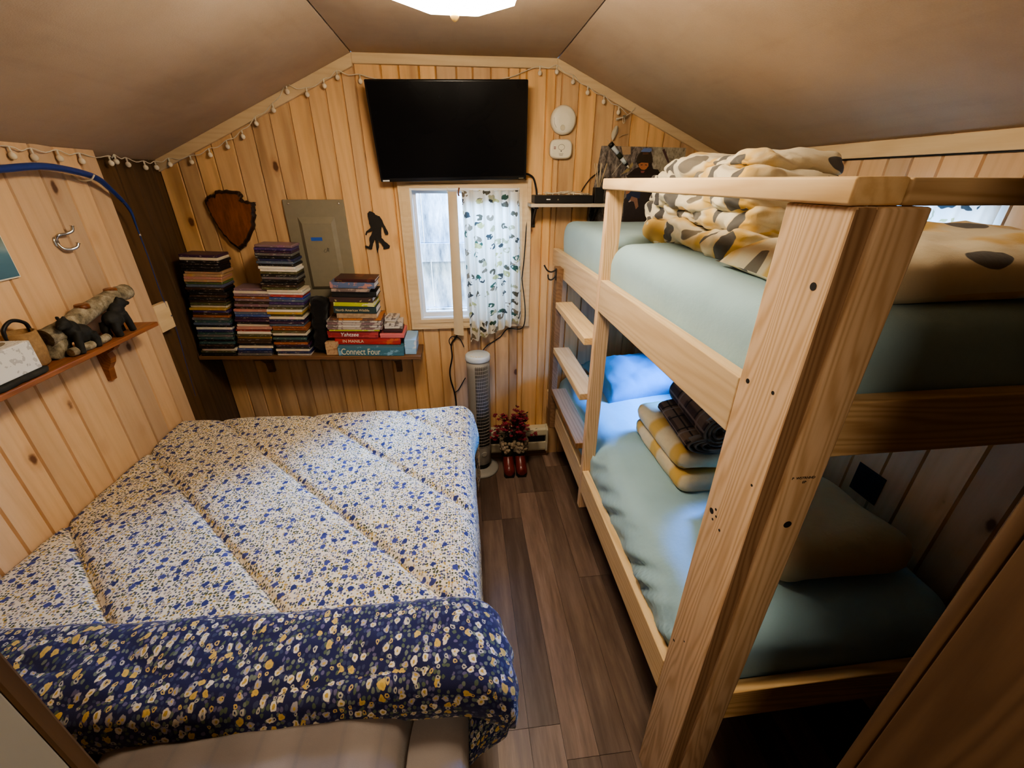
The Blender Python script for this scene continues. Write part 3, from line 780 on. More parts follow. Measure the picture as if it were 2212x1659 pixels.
# ---- double bed on the left
BX0, BX1, BY0, BY1 = XP+.006, -.045, .34, 2.31
bed = thing('double_bed', 'wide double bed against the left pine wall with grey sheet', 'bed', (-.8, 1.3, 0))
bb = B(); bb.box(BX0+.02, BX1-.03, BY0+.02, BY1-.02, .10, .36, .01)
build('bed_base', bb, M['bed_base'], bed)
for sx in (BX0+.1, BX1-.11):
    for sy in (BY0+.1, BY1-.1):
        bb = B(); bb.box(sx-.03, sx+.03, sy-.03, sy+.03, 0, .0998, .004); build('leg', bb, M['bed_base'], bed)
bb = B(); cloth_box(bb, BX0, BX1, BY0, BY1, .361, .70, r=.05, amp=.01, fr=4)
build('mattress', bb, M['grey_sheet'], bed)
# comforter: quilted top sheet falling over the aisle side and the far end
TOP = .80
YF = .905     # where the fold begins
def quilt(x, y):
    s = (x+y); d = (y-x)
    a = abs(((s+.16)/.485+.5) % 1-.5)*.485
    b = abs(((d-.3)/.97+.5) % 1-.5)*.97
    g = -.013*math.exp(-(a/.014)**2)-.004*math.exp(-(b/.015)**2)
    puff = .011*min(1, a/.10)**.7
    return g+puff+.022*(fbm(x*2.2+3, y*2.2)-.5)+.008*(fbm(x*7, y*9+4)-.5)
XE = .0      # aisle edge of the flat top
def comf(a, b):
    # a across (0 = wall .. 1 = hem on aisle side), b along (0 near .. 1 far hem)
    L = 1.565+.34; s = a*L
    x = XP+.008+s; z = TOP; w = 1.0
    ed = s-(1.48)
    if ed > 0:
        R = .085; q = min(ed/R, pi/2)
        x = XP+.008+1.48+R*sin(q); z = TOP-R*(1-cos(q))
        if ed > R*pi/2:
            h = ed-R*pi/2; z -= h; x += .012*sin(h*14)
        w = max(0, cos(q))
    Ly = (2.16-YF)+.40; t = b*Ly; y = YF+t-.03
    ey = t-(2.16-YF)
    if ey > 0:
        R = .11; q = min(ey/R, pi/2)
        y = YF-.03+(2.16-YF)+R*sin(q); zz = R*(1-cos(q))
        if ey > R*pi/2: zz += ey-R*pi/2
        z -= zz; w *= max(.1, cos(q))
    # flare of the far right corner
    cr = max(0, min(1, (a-.72)/.2))*max(0, min(1, (b-.68)/.14))
    x += .035*cr; z += .012*cr
    x += .012*(fbm(b*9, a*3)-.5)*(1 if ed > 0 else 0)
    # sag towards the wall by the far corner
    z += quilt(x, y)*w
    x = max(x, XP+.004)
    return (x, y, z)
com = thing('comforter', 'cream floral quilted comforter spread over the double bed', 'comforter', (-.8, 1.5, TOP))
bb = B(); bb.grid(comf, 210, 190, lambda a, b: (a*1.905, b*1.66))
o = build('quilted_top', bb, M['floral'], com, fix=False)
md = o.modifiers.new('thick', 'SOLIDIFY'); md.thickness = .012; md.offset = -1
# folded back near end, showing the navy lining
def fold(a, b):
    L = 1.565+.315; s = a*L
    prof = [(.925, .0), (.918, .020), (.89, .042), (.83, .052), (.76, .050), (.70, .046), (.655, .030), (.632, -.01), (.628, -.06), (.645, -.10), (.68, -.12)]
    k = b*(len(prof)-1); i = min(int(k), len(prof)-2); f = k-i
    y = prof[i][0]*(1-f)+prof[i+1][0]*f; dz = prof[i][1]*(1-f)+prof[i+1][1]*f
    z = TOP-.012+dz; x = XP+.01+s
    far = s/1.565
    y += .085*max(0, (1-far*1.0))*(b)+.02*sin(far*7+1)*b      # the near hem climbs towards the wall
    y += -.035*far*(1-b)
    ed = s-1.47
    wr = (fbm(x*5+2, y*11)-.5)*.034+(fbm(x*13, y*24+3)-.5)*.016
    if ed > 0:
        R = .13; q = min(ed/R, pi*.6)
        x = XP+.01+1.47+R*sin(q); z = z-R*(1-cos(q))
        h = ed-R*pi*.6
        if h > 0: z -= h*.7; x -= .75*h
        bul = max(0, 1-abs(b-.55)/.6)
        x += .035*bul*min(1, ed/.15)
        x += wr*1.3
    else: z += wr
    return (max(x, XP+.004), y, z)
bb = B(); bb.grid(fold, 130, 46, lambda a, b: (a*1.965, b*.52))
o = build('folded_back_hem', bb, M['blue_floral'], com, fix=False); tag(o, 'navy floral lining folded back at the near end')
md = o.modifiers.new('thick', 'SOLIDIFY'); md.thickness = .02; md.offset = -1
# pillows
bb = B(); pillow_bm(bb, .80, .36, .15, 3.); xform(bb, pose((-.565, .515, .715), rx=-.10, rz=.02))
solo('pillow', bb, M['pillow_plaid'], 'large taupe plaid pillow at the near end of the double bed', 'pillow', (-.565, .52, .70), 'pillows on the double bed')
bb = B(); pillow_bm(bb, .60, .36, .13, 8.); xform(bb, pose((-1.24, .555, .705), rx=-.06, rz=-.06))
solo('pillow', bb, M['pillow_plaid'], 'plain taupe pillow by the wall, left of the large plaid pillow', 'pillow', (-1.2, .52, .70), 'pillows on the double bed')

# ---- bunk bed
PX = .588      # aisle face of the posts and rails
FY0, FY1 = .612, 2.755
GX1 = 1.60
bunk = thing('bunk_bed', 'tall bunk bed built from pale pine lumber along the right wall', 'bunk bed', (1.1, 1.6, 0))
def board(name, x0, x1, y0, y1, z0, z1, m_, bev=.003, parent=bunk, lab=None):
    bb = B(); bb.box(x0, x1, y0, y1, z0, z1, bev); o = build(name, bb, M[m_], parent)
    if lab: o['label'] = lab
    return o
PT = 1.966
post = board('post', PX, PX+.038, FY0, FY0+.150, 0, PT, 'lumber_z', .004)
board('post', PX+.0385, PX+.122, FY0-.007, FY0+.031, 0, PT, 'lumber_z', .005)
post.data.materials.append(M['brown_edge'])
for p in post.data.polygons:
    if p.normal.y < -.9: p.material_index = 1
def hole(y, z, r, m_=None):
    bb = B(); t = [(r, 0), (r*.6, .0006)]
    for (ra, da) in (): pass
    n = 14; r0 = bb.ring([(PX-.0006, y+r*cos(2*pi*k/n), z+r*sin(2*pi*k/n)) for k in range(n)])
    r1 = bb.ring([(PX+.004, y+r*.9*cos(2*pi*k/n), z+r*.9*sin(2*pi*k/n)) for k in range(n)])
    bb.bridge(r0, r1); bb.face(r0); bb.face(r1); build('screw_hole', bb, M['ink'], post)
for y, z, r in ((.735, 1.262, .008), (.722, 1.278, .0035), (.715, 1.262, .003), (.724, 1.245, .0032), (.692, 1.240, .0035), (.660, 1.63, .004), (.742, .74, .004), (.64, 1.42, .003), (.645, 1.84, .007), (.735, 1.62, .0055), (.70, .80, .0025)): hole(y, z, r)
bb = B(); n = 16; bb.prism([(PX+.082+.009*cos(2*pi*k/n), 1.335+.009*sin(2*pi*k/n)) for k in range(n)], FY0-.0077, FY0-.003, 'XZ')
build('bolt_hole', bb, M['ink'], post)
text('lumber_stamp', 'P  WSTRNHD', .0085, (PX+.052, FY0-.0073, 1.458), M['ink'], post)
text('lumber_stamp', 'EP', .0085, (PX+.078, FY0-.0073, 1.447), M['ink'], post)
for px, py in ((GX1-.04, FY0), (PX, FY1-.04), (GX1-.04, FY1-.04)):
    h = 1.505 if px < 1 else PT
    if px < 1: continue
    board('post', px, px+.038, py, py+.089, 0, h, 'lumber_z')
SY = 1.757    # near ladder stile
board('guard_rail', PX-.012, PX+.077, FY0+.002, SY+.055, PT+.001, PT+.041, 'lumber_y', .005)
board('end_guard_rail', PX+.0775, GX1, FY0, FY0+.089, PT+.001, PT+.040, 'lumber_x', .005)
board('upper_side_rail', PX, PX+.036, FY0+.1505, SY-.0005, 1.478, 1.615, 'lumber_y')
board('upper_side_rail', PX, PX+.036, SY+.0385, FY1, 1.470, 1.608, 'lumber_y')
board('lower_side_rail', PX, PX+.036, FY0+.1505, SY-.0005, .457, .600, 'lumber_y')
board('lower_side_rail', PX, PX+.036, SY+.0385, FY1, .452, .592, 'lumber_y')
board('upper_end_rail', PX+.0385, GX1, FY0+.0395, FY0+.077, 1.470, 1.602, 'lumber_x')
board('lower_end_rail', PX+.0385, GX1, FY0+.0395, FY0+.077, .452, .592, 'lumber_x')
board('upper_end_rail', PX+.0365, GX1, FY1-.0385, FY1-.001, 1.470, 1.602, 'lumber_x')
board('lower_end_rail', PX+.0365, GX1, FY1-.0385, FY1-.001, .452, .592, 'lumber_x')
board('upper_side_rail', GX1-.036, GX1, FY0+.09, FY1-.06, 1.470, 1.592, 'lumber_y')
board('lower_side_rail', GX1-.036, GX1, FY0+.09, FY1-.06, .452, .580, 'lumber_y')
for z in (1.478, .455):
    bb = B(); bb.box(PX+.0365, GX1-.0365, FY0+.078, FY1-.039, z, z+.018); build('bunk_board', bb, M['lumber_y'], bunk)
# ladder
lad = thing('bunk_ladder', 'pine ladder on the aisle side of the bunk bed', 'ladder', (PX+.03, 2.1, .34))
board('ladder_stile', PX-.0005, PX+.064, SY, SY+.038, .342, PT+.0005, 'lumber_z', .003, lad)
board('ladder_stile', PX-.0385, PX-.0008, 2.44, 2.53, .445, 1.535, 'shaded_lumber', .003, lad, 'far stile of the ladder with shade painted into its wood')
for z in (1.338, 1.045, .752):
    board('rung', PX-.0384, PX-.0006+.028 if z < .5 else PX+.062, SY+.0385 if True else 0, 2.4395, z-.036, z, 'lumber_y' if z != .752 else 'shaded_lumber', .003, lad)
hk = bpy.data.objects.new('tmp', None)
bb = B()
hx, hy = PX-.0395, 2.46
bb.box(hx-.004, hx, hy-.012, hy+.012, 1.465, 1.535, .002)
bb.tube(smooth_path([(hx-.003, hy, 1.525), (hx-.03, hy-.006, 1.515), (hx-.055, hy-.01, 1.525), (hx-.075, hy-.01, 1.555)]), [.0045]*24+[.006], 8)
bb.tube(smooth_path([(hx-.003, hy, 1.49), (hx-.025, hy-.004, 1.47), (hx-.045, hy-.006, 1.475), (hx-.05, hy-.006, 1.50)]), .0045, 8)
solo('coat_hook', bb, M['black_iron'], 'black double coat hook at top of far ladder stile', 'hook', (hx, hy, 1.5))

# mattresses
bb = B()
def umat(a, b, s=1): pass
MX0, MX1, MY0, MY1 = PX+.040, 1.60, .695, 2.70
m1 = thing('bunk_mattress', 'aqua sheeted mattress on the upper bunk', 'mattress', (1.1, 1.6, 1.497))
bb = B(); cloth_box(bb, MX0, MX1, MY0, MY1, 1.4965, 1.765, r=.07, nx=40, ny=90, nz=10, amp=.012, fr=3.2, seed=2)
for v in bb.bm.verts:   # the crease of the sheet by the ladder
    if v.co.z > 1.60:
        k = math.exp(-((v.co.y-1.80-.12*(v.co.x-.62))/.05)**2); v.co.z -= .028*k*(1 if v.co.z > 1.7 else .3)
        if v.co.y > 1.85: v.co.z += .012*min(1, (v.co.y-1.85)/.1)
build('fitted_sheet', bb, M['sheet'], m1)
m2 = thing('bunk_mattress', 'aqua sheeted mattress on the lower bunk with wrinkled side', 'mattress', (1.1, 1.6, .474))
bb = B(); cloth_box(bb, MX0, MX1, MY0, MY1,   .4735, .762, r=.12, nx=40, ny=140, nz=14, amp=.012, fr=3., seed=5)
for v in bb.bm.verts:
    if v.co.x < MX0+.13 and .56 < v.co.z < .745:
        t_ = (v.co.z-.56)/.185
        w = (fbm(v.co.y*11+v.co.z*16, 3.1+v.co.z*4)-.5)*.085+(fbm(v.co.y*22+v.co.z*26, 8.)-.5)*.04
        v.co.x += w*max(0, sin(pi*t_))*(1.0 if v.co.y < 1.7 else .4)
    if v.co.z > .70:
        k = math.exp(-((v.co.y-1.76-.08*(v.co.x-.62))/.06)**2); v.co.z -= .02*k
build('fitted_sheet', bb, M['sheet'], m2)

# folded leaf-print comforter on the upper bunk
fc = thing('folded_comforter', 'folded grey and yellow leaf comforter piled on the upper bunk', 'comforter', (1.2, 1.6, 1.765))
rnd = random.Random(4)
def puff_layer(x0, x1, y0, y1, z0, z1, seed, amp=.03):
    bb = B(); cloth_box(bb, x0, x1, y0, y1, z0, z1, r=(z1-z0)*.62, rz=(z1-z0)*.5, nx=36, ny=70, nz=14, amp=amp, fr=6.5, seed=seed, uv=True)
    for v in bb.bm.verts:
        q = fbm(v.co.y*9+seed, v.co.x*4)-.5
        side_ = 1 if v.co.x < x0+.12 or v.co.y > y1-.14 else .35
        v.co.z += .03*q*side_; v.co.x += .045*(fbm(v.co.y*13+seed*3, v.co.z*20)-.5)*side_; v.co.y += .03*(fbm(v.co.x*13+seed*5, v.co.z*22)-.5)*side_
    return bb
lay = [(.845, 1.26, 1.26, 2.05, 1.762, 1.852), (.875, 1.25, 1.28, 2.055, 1.836, 1.915), (.855, 1.25, 1.30, 2.055, 1.90, 1.975), (.865, 1.24, 1.32, 2.045, 1.96, 2.035), (.875, 1.22, 1.36, 1.92, 2.02, 2.085)]
for i, l in enumerate(lay): build('folded_layer', puff_layer(*l, 1.7*i+.6, .045), M['leafy'], fc)
bb = B(); bb.tube(smooth_path([(.89, 1.98, 1.80), (.87, 1.90, 1.795), (.89, 1.80, 1.79), (.96, 1.74, 1.785)]), [.045]*4+[.05]*8+[.055]*8+[.045]*4+[.02], 14)
build('folded_corner', bb, M['leafy'], fc)
# pillow on the upper bunk, behind the post
bb = B(); pillow_bm(bb, .80, .46, .19, 6., amp=.02); xform(bb, pose((1.13, .945, 1.80), rx=0.02, rz=-.10, ry=-.05))
solo('pillow', bb, M['leafy'], 'leaf print pillow on the upper bunk behind the thick post', 'pillow', (1.12, .96, 1.77))

# lower bunk: pillow, yellow blanket, plaid rolls, cream blanket
bb = B(); pillow_bm(bb, .62, .44, .22, 11., amp=.028); xform(bb, pose((1.13, 2.45, .80), rx=.20, rz=.16))
solo('pillow', bb, M['sheet_lit_blue'], 'aqua pillow at the far end of the lower bunk, daylight blue painted in', 'pillow', (1.13, 2.45, .76))
yb = thing('folded_blanket', 'folded yellow and cream striped blanket on the lower bunk', 'blanket', (1.15, 1.6, .756))
for i, (x0, x1, y0, y1, z0, z1) in enumerate([(.890, 1.42, 1.335, 1.88, .752, .858), (.885, 1.42, 1.365, 1.87, .850, .950)]):
    bb = B(); cloth_box(bb, x0, x1, y0, y1, z0, z1, r=.055, rz=.05, nx=24, ny=30, nz=8, amp=.016, fr=5, seed=i*3+1, uv=True); build('folded_layer', bb, M['yellow_plaid'], yb)
def spiral_roll(name, lab, c0, c1, r, sq=1., turns=3.2, rollrot=0.):
    """rolled blanket: outer tube plus the spiral of layers at the near end"""
    t = thing(name, lab, 'blanket', c0)
    c0, c1 = Vector(c0), Vector(c1); ax = (c1-c0).normalized(); sd = ax.cross(Vector((0, 0, 1))).normalized(); u = sd.cross(ax)
    def pt(base, ang, rad): return base+sd*cos(ang)*rad+u*sin(ang)*rad*sq
    bb = B(); L = (c1-c0).length
    bb.grid(lambda a, b: pt(c0+ax*L*b, -a*2*pi, r*(1+.05*(fbm(a*6, b*5)-.5)+.0)*(1-.06*(b > .97))), 40, 20, lambda a, b: (a*2*pi*r, b*L))
    bb.grid(lambda a, b: pt(c1, -a*2*pi, r*.94*(1-b)), 24, 4, lambda a, b: (a*.4, b*.1))
    bb.grid(lambda a, b: pt(c0+ax*.02, a*2*pi, r*.95*(1-b)), 24, 4, lambda a, b: (a*.4, b*.1))
    build('rolled_body', bb, M['brown_plaid'], t)
    bb = B(); n = int(turns*26)
    def ribbon(a, b):
        ang = a*turns*2*pi; rad = r*(.97-.80*a)
        return pt(c0-ax*.003+ax*b*.035, ang, rad)
    bb.grid(ribbon, n, 1, lambda a, b: (a*turns*.3, b*.03))
    o = build('spiral_edge', bb, M['plaid_edge'], t, fix=False); o.modifiers.new('thick', 'SOLIDIFY').thickness = .010
    return t
M['plaid_edge'] = plaid('faded_plaid_edge', (.26, .21, .17), [(0, 7., .4, (.06, .04, .035), .8, .1)], soft=.3)
spiral_roll('rolled_blanket', 'rolled brown plaid blanket resting on top of the pile', (1.040, 1.37, 1.052), (1.085, 1.79, 1.048), .072)
spiral_roll('rolled_blanket', 'flattened brown plaid blanket roll lying on the yellow blanket', (1.035, 1.375, .985), (1.07, 1.74, .985), .130, .30, 3.5)
cb = thing('folded_blanket', 'folded cream and tan blanket at the near end of the lower bunk', 'blanket', (1.25, 1.0, .756))
bb = B(); cloth_box(bb, .98, 1.47, .835, 1.27, .752, .935, r=.09, rz=.085, nx=30, ny=30, nz=10, amp=.02, fr=4, seed=7, uv=True)
for v in bb.bm.verts: v.co.x += -.10*(v.co.y-1.05)*(1 if v.co.x > 1.2 else 0)+.0
build('folded_body', bb, M['cream_blanket'], cb)
bb = B(); bb.tube(smooth_path([(1.00, 1.255, .85), (1.2, 1.262, .87), (1.36, 1.25, .87), (1.42, 1.20, .86)]), [.02]*8+[.045]*12+[.03]*5, 12); build('fringed_edge', bb, M['cream_blanket'], cb)
# dark square vent on the right wall
bb = B(); bb.box(XR-.004, XR-.0003, 1.135, 1.255, .815, .945, .001)
for k in range(6): bb.box(XR-.006, XR-.0041, 1.145, 1.245, .825+k*.02, .835+k*.02)
solo('vent_cover', bb, M['dark_vent'], 'small dark square vent low on the right wall', 'vent', (XR, 1.2, .88))
# ================================================================== BACK WALL THINGS
# ---- television on a tilting arm
TVM = Matrix.Translation((-.025, D-.112, 2.228)) @ Matrix.Rotation(radians(-1.3), 4, 'Y') @ Matrix.Rotation(radians(11.8), 4, 'X')
tv = thing('television', 'black flat television tilted forward above the window', 'television', (-.025, D-.112, 2.228))
bb = B(); bb.box(-.414, .414, -.016, .012, -.236, .236, .006); xform(bb, TVM); build('bezel', bb, M['bezel'], tv)
bb = B(); bb.box(-.404, .404, -.0172, -.0162, -.216, .228); xform(bb, TVM); build('screen', bb, M['screen'], tv)
bb = B(); bb.box(-.30, .30, .0122, .045, -.20, .12, .012); xform(bb, TVM); build('rear_housing', bb, M['black'], tv)
bb = B(); bb.box(.37, .398, -.0176, -.0165, -.2305, -.2265); xform(bb, TVM); build('power_light', bb, M['panel_grey'], tv)
bb = B(); bb.box(-.402, -.366, -.0176, -.0165, -.2315, -.2245); xform(bb, TVM); build('brand_mark', bb, M['white_ink'], tv)
bb = B(); bb.box(-.06, .02, D-.012, D-.0005, 2.10, 2.34, .002); bb.box(-.04, 0., D-.075, D-.0121, 2.20, 2.24, .003); build('wall_mount', bb, M['black_iron'], tv)
bb = B(); bb.tube(smooth_path([(.385, D-.05, 2.035), (.425, D-.022, 2.026), (.450, D-.014, 2.005), (.466, D-.014, 1.95), (.470, D-.02, 1.905)]), .006, 8)
solo('television_cable', bb, M['black'], 'thick black cable curling from television down to small corner shelf', 'cable', (.45, D-.02, 1.9))
bb = B(); bb.tube(smooth_path([(.43, D-.012, 1.885), (.414, D-.012, 1.86), (.412, D-.014, 1.78), (.398, D-.027, 1.56), (.384, D-.03, 1.42)], 6)+smooth_path([(.384, D-.03, 1.42), (.41, D-.03, 1.2), (.39, D-.03, 1.08), (.293, D-.008, 1.07), (.237, D-.008, 1.01), (.15, D-.01, .955), (.11, D-.06, .93)], 6), .0035, 6)
solo('power_cord', bb, M['black'], 'thin black cord running down the right side of window to the fan', 'cord', (.4, D-.02, 1.4))
bb = B(); bb.tube(smooth_path([(-.05, D-.02, 1.06), (-.068, D-.012, 1.02), (-.101, D-.012, .972), (-.10, D-.012, .88), (-.122, D-.012, .78), (-.12, D-.012, .70), (-.099, D-.012, .593), (-.092, D-.02, .45), (-.09, D-.02, .29)], 6), .0055, 6)
bb.tube(smooth_path([(-.10, D-.012, .95), (-.115, D-.012, 1.0), (-.09, D-.01, 1.03), (-.04, D-.012, 1.01), (-.014, D-.012, .95)], 6), .003, 6)
bb.tube(smooth_path([(-.096, D-.016, .60), (-.07, D-.014, .62), (-.04, D-.014, .67), (-.015, D-.03, .72)], 6), .0035, 6)
solo('power_cord', bb, M['black'], 'looped black cord hanging left of the tower fan', 'cord', (-.09, D-.02, .7))

# ---- alarms
t = thing('smoke_alarm', 'round white smoke alarm on the wall right of the television', 'smoke alarm', (.613, D, 2.308))
bb = B(); bb.lathe([(.074, 0), (.074, .012), (.071, .026), (.060, .036), (.03, .040)], (0, 0, 0), 36); xform(bb, Matrix.Translation((.613, D-.0005, 2.308)) @ Matrix.Rotation(pi/2, 4, 'X')); build('housing', bb, M['white_plastic'], t)
bb = B(); bb.box(.574, .578, D-.0368, D-.034, 2.312, 2.334); build('vent_slot', bb, M['panel_grey'], t)
bb = B(); bb.lathe([(.014, .0401), (.013, .042)], (0, 0, 0), 20); xform(bb, Matrix.Translation((.605, D-.001, 2.268)) @ Matrix.Rotation(pi/2, 4, 'X')); build('test_button', bb, M['cream_metal'], t)
bb = B(); bb.tube([(.613+.058*cos(a), D-.0365, 2.308+.058*sin(a)) for a in [pi*.95+k*.1 for k in range(10)]], .0009, 5); build('printed_arc', bb, M['panel_grey'], t)
t = thing('gas_alarm', 'rounded rectangular white alarm just below the round smoke alarm', 'alarm', (.605, D, 2.163))
bb = B(); r0 = []
def sq(s, n=32, e=3.6): return [(s*.066*math.copysign(abs(cos(a))**(2/e), cos(a)), s*.051*math.copysign(abs(sin(a))**(2/e), sin(a))) for a in [2*pi*k/n for k in range(n)]]
rs = [bb.ring([(.605+p[0], D-d, 2.163+p[1]) for p in sq(s)]) for s, d in ((1, .0005), (1, .022), (.95, .032), (.85, .036))]
for a, b in zip(rs, rs[1:]): bb.bridge(a, b)
bb.face(rs[0]); bb.face(rs[-1]); build('housing', bb, M['white_plastic'], t)
bb = B(); bb.tube([(.605+.019*cos(a), D-.0362, 2.172+.014*sin(a)) for a in [k*pi/10 for k in range(21)]], .0009, 5, caps=False); build('test_button', bb, M['panel_grey'], t)
bb = B(); bb.ball((.604, D-.0362, 2.152), .0035, .001, .003, 8); build('indicator', bb, M['ink'], t)
bb = B(); bb.box(.560, .572, D-.0362, D-.0355, 2.170, 2.174); bb.box(.560, .572, D-.0362, D-.0355, 2.162, 2.166); build('printed_mark', bb, M['floor_red'], t)
bb = B()
for k in range(3): bb.box(.59+.002*k, .618-.002*k, D-.0364, D-.0355, 2.138-k*.005, 2.140-k*.005)
build('printed_lines', bb, M['panel_grey'], t)

# ---- breaker panel
t = thing('breaker_panel', 'grey metal breaker panel with a strip of blue tape', 'electrical panel', (-.84, D, 1.6))
bb = B(); bb.box(-1.012, -.672, D-.018, D-.0005, 1.325, 1.893, .004); build('cover', bb, M['panel_grey'], t)
bb = B(); x0, x1, z0, z1 = -.945, -.735, 1.375, 1.80
rs = [bb.ring([(a, D-d, c) for a, c in ((x0+i, z0+i), (x1-i, z0+i), (x1-i, z1-i*1.6), (x0+i, z1-i*1.6))]) for i, d in ((0, .0181), (.022, .034), (.022, .034))]
bb.bridge(rs[0], rs[1], 0, False); bb.face(rs[1]); build('door', bb, M['panel_grey'], t)
bb = B(); bb.box(-.887, -.823, D-.0348, D-.0341, 1.668, 1.688); build('tape', bb, M['blue_tape'], t)
bb = B(); bb.tube(smooth_path([(-.815, D-.0343, 1.622), (-.826, D-.0343, 1.606), (-.812, D-.0343, 1.603), (-.802, D-.0343, 1.628), (-.804, D-.0343, 1.606), (-.796, D-.0343, 1.626), (-.797, D-.0343, 1.603)]), .0008, 5); build('scribble', bb, M['ink'], t)
for sx in (-.98, -.70):
    bb = B(); bb.ball((sx, D-.0185, 1.872), .006, .003, .006, 10); build('screw', bb, M['steel'], t)

# ---- arrowhead plaque
ARW = [(-1.424, 1.89), (-1.394, 1.92), (-1.369, 1.916), (-1.358, 1.937), (-1.299, 1.946), (-1.232, 1.933), (-1.219, 1.916), (-1.228, 1.899), (-1.209, 1.886), (-1.156, 1.881), (-1.167, 1.855), (-1.174, 1.811), (-1.194, 1.747), (-1.234, 1.683), (-1.272, 1.641), (-1.307, 1.618), (-1.337, 1.642), (-1.382, 1.712), (-1.407, 1.785), (-1.424, 1.847)]
def dense(poly, n, j, seed):
    r = random.Random(seed); out = []
    for (a, b), (c, d) in zip(poly, poly[1:]+poly[:1]):
        for k in range(n): out.append((a+(c-a)*k/n+r.uniform(-j, j), b+(d-b)*k/n+r.uniform(-j, j)))
    return out
t = thing('arrowhead_plaque', 'arrowhead shaped wooden plaque with dark bark rim', 'plaque', (-1.3, D, 1.78))
P0 = dense(ARW, 5, .004, 3); cx_, cz_ = -1.295, 1.80
def shr(p, k): return (cx_+(p[0]-cx_)*k, cz_+(p[1]-cz_)*k)
bb = B(); rs = [bb.ring([(shr(p, k)[0], D-d, shr(p, k)[1]) for p in P0]) for k, d in ((.97, .0005), (1., .012), (.97, .026), (.885, .034))]
for a, b in zip(rs, rs[1:]): bb.bridge(a, b)
bb.face(rs[0]); bb.face(rs[-1]); build('bark_rim', bb, M['bark'], t)
bb = B(); rs = [bb.ring([(shr(p, k)[0], D-d, shr(p, k)[1]) for p in P0]) for k, d in ((.88, .0342), (.86, .036))]
bb.bridge(*rs); bb.face(rs[0]); bb.face(rs[-1]); build('polished_face', bb, M['slab'], t)

# ---- walking hairy figure cut-out
FT = [(-0.533, 1.829), (-0.511, 1.823), (-0.5, 1.81), (-0.478, 1.801), (-0.465, 1.779), (-0.453, 1.741), (-0.44, 1.715), (-0.439, 1.699), (-0.453, 1.695), (-0.461, 1.709), (-0.467, 1.738), (-0.472, 1.747), (-0.481, 1.703), (-0.481, 1.677), (-0.464, 1.657), (-0.437, 1.631), (-0.442, 1.617), (-0.48, 1.613), (-0.475, 1.624), (-0.489, 1.644), (-0.503, 1.664), (-0.505, 1.625), (-0.516, 1.588), (-0.52, 1.612), (-0.517, 1.658), (-0.522, 1.671), (-0.536, 1.645), (-0.547, 1.612), (-0.557, 1.611), (-0.588, 1.624), (-0.584, 1.634), (-0.565, 1.629), (-0.556, 1.645), (-0.554, 1.678), (-0.538, 1.703), (-0.528, 1.722), (-0.56, 1.71), (-0.568, 1.694), (-0.576, 1.698), (-0.569, 1.716), (-0.536, 1.738), (-0.543, 1.76), (-0.543, 1.782), (-0.547, 1.795), (-0.546, 1.817)]
bb = B(); bb.prism(dense(FT, 3, .0012, 5), D-.010, D-.005, 'XZ'); bb.box(-.52, -.512, D-.0049, D-.0005, 1.74, 1.75)
solo('metal_silhouette', bb, M['black_iron'], 'dark metal cut-out of a shaggy walking figure left of the window', 'wall decoration', (-.51, D, 1.7))

# ---- curtain at window_1: plain lining strip, printed panel, rod
CY = D-.045
t = thing('curtain', 'white fishing print curtain over the right half of the window', 'curtain', (.16, CY, 1.95))
def ctop(a): return 1.925
def pan(a, b):
    x0 = .005+.022*(1-b)*0; xt = .012+a*.350; xb = .030+a*.352
    zb = 1.012+.145*a**1.25+.012*sin(a*40)
    z = 1.945+(zb-1.945)*b; x = xt+(xb-xt)*b
    amp = .013+.014*b
    ph = a*2*pi*6.5+.9*sin(a*9)+b*.5
    return (x+.004*sin(ph*1.0+1.2), CY-.004-amp*sin(ph)-.006*(fbm(a*8, b*5)-.5)-.022*b, z)
bb = B(); bb.grid(pan, 150, 50, lambda a, b: (a*.62, b*.95)); o = build('printed_panel', bb, M['curtain'], t, fix=False)
bb = B(); bb.grid(lambda a, b: (-.066+a*.055+b*(-.010+.01*a), CY+.006-.008*sin(a*3)+.004*b, 1.938-b*(.885+.012*a)), 6, 20, lambda a, b: (a*.06, b*.9)); o = build('lining', bb, M['lining'], t, fix=False)
tag(o, 'plain tan lining edge of the curtain')
bb = B(); bb.tube([(-.07, CY+.004, 1.945), (.36, CY+.004, 1.945)], .006, 10); build('curtain_rod', bb, M['white_vinyl'], t)
bb = B(); bb.tube(smooth_path([(.0, CY-.004, 1.915), (-.003, CY-.010, 1.925), (0, CY-.006, 1.945), (.003, CY, 1.956)]), .005, 8); build('rod_hook', bb, M['slab'], t)
for sx in (-.066, .356):
    bb = B(); bb.box(sx-.004, sx+.004, CY+.0, D+.012, 1.93, 1.958, .002); build('rod_bracket', bb, M['white_vinyl'], t)
# curtain at window_2
t = thing('curtain', 'bright printed curtain on the small window beside the upper bunk', 'curtain', (XR-.03, 1.4, 1.95))
bb = B(); bb.grid(lambda a, b: (XR-.022-.010*sin(a*2*pi*6)-.004*b, 1.172+a*.45, 1.985-b*.40), 90, 16, lambda a, b: (a*.6+.2, b*.4+.3)); build('printed_panel', bb, M['curtain'], t, fix=False)
bb = B(); bb.tube([(XR-.022, 1.15, 1.985), (XR-.022, 1.64, 1.985)], .005, 8)
for yy in (1.155, 1.635): bb.box(XR-.022, XR-.0005, yy-.004, yy+.004, 1.98, 1.99)
build('curtain_rod', bb, M['white_vinyl'], t)

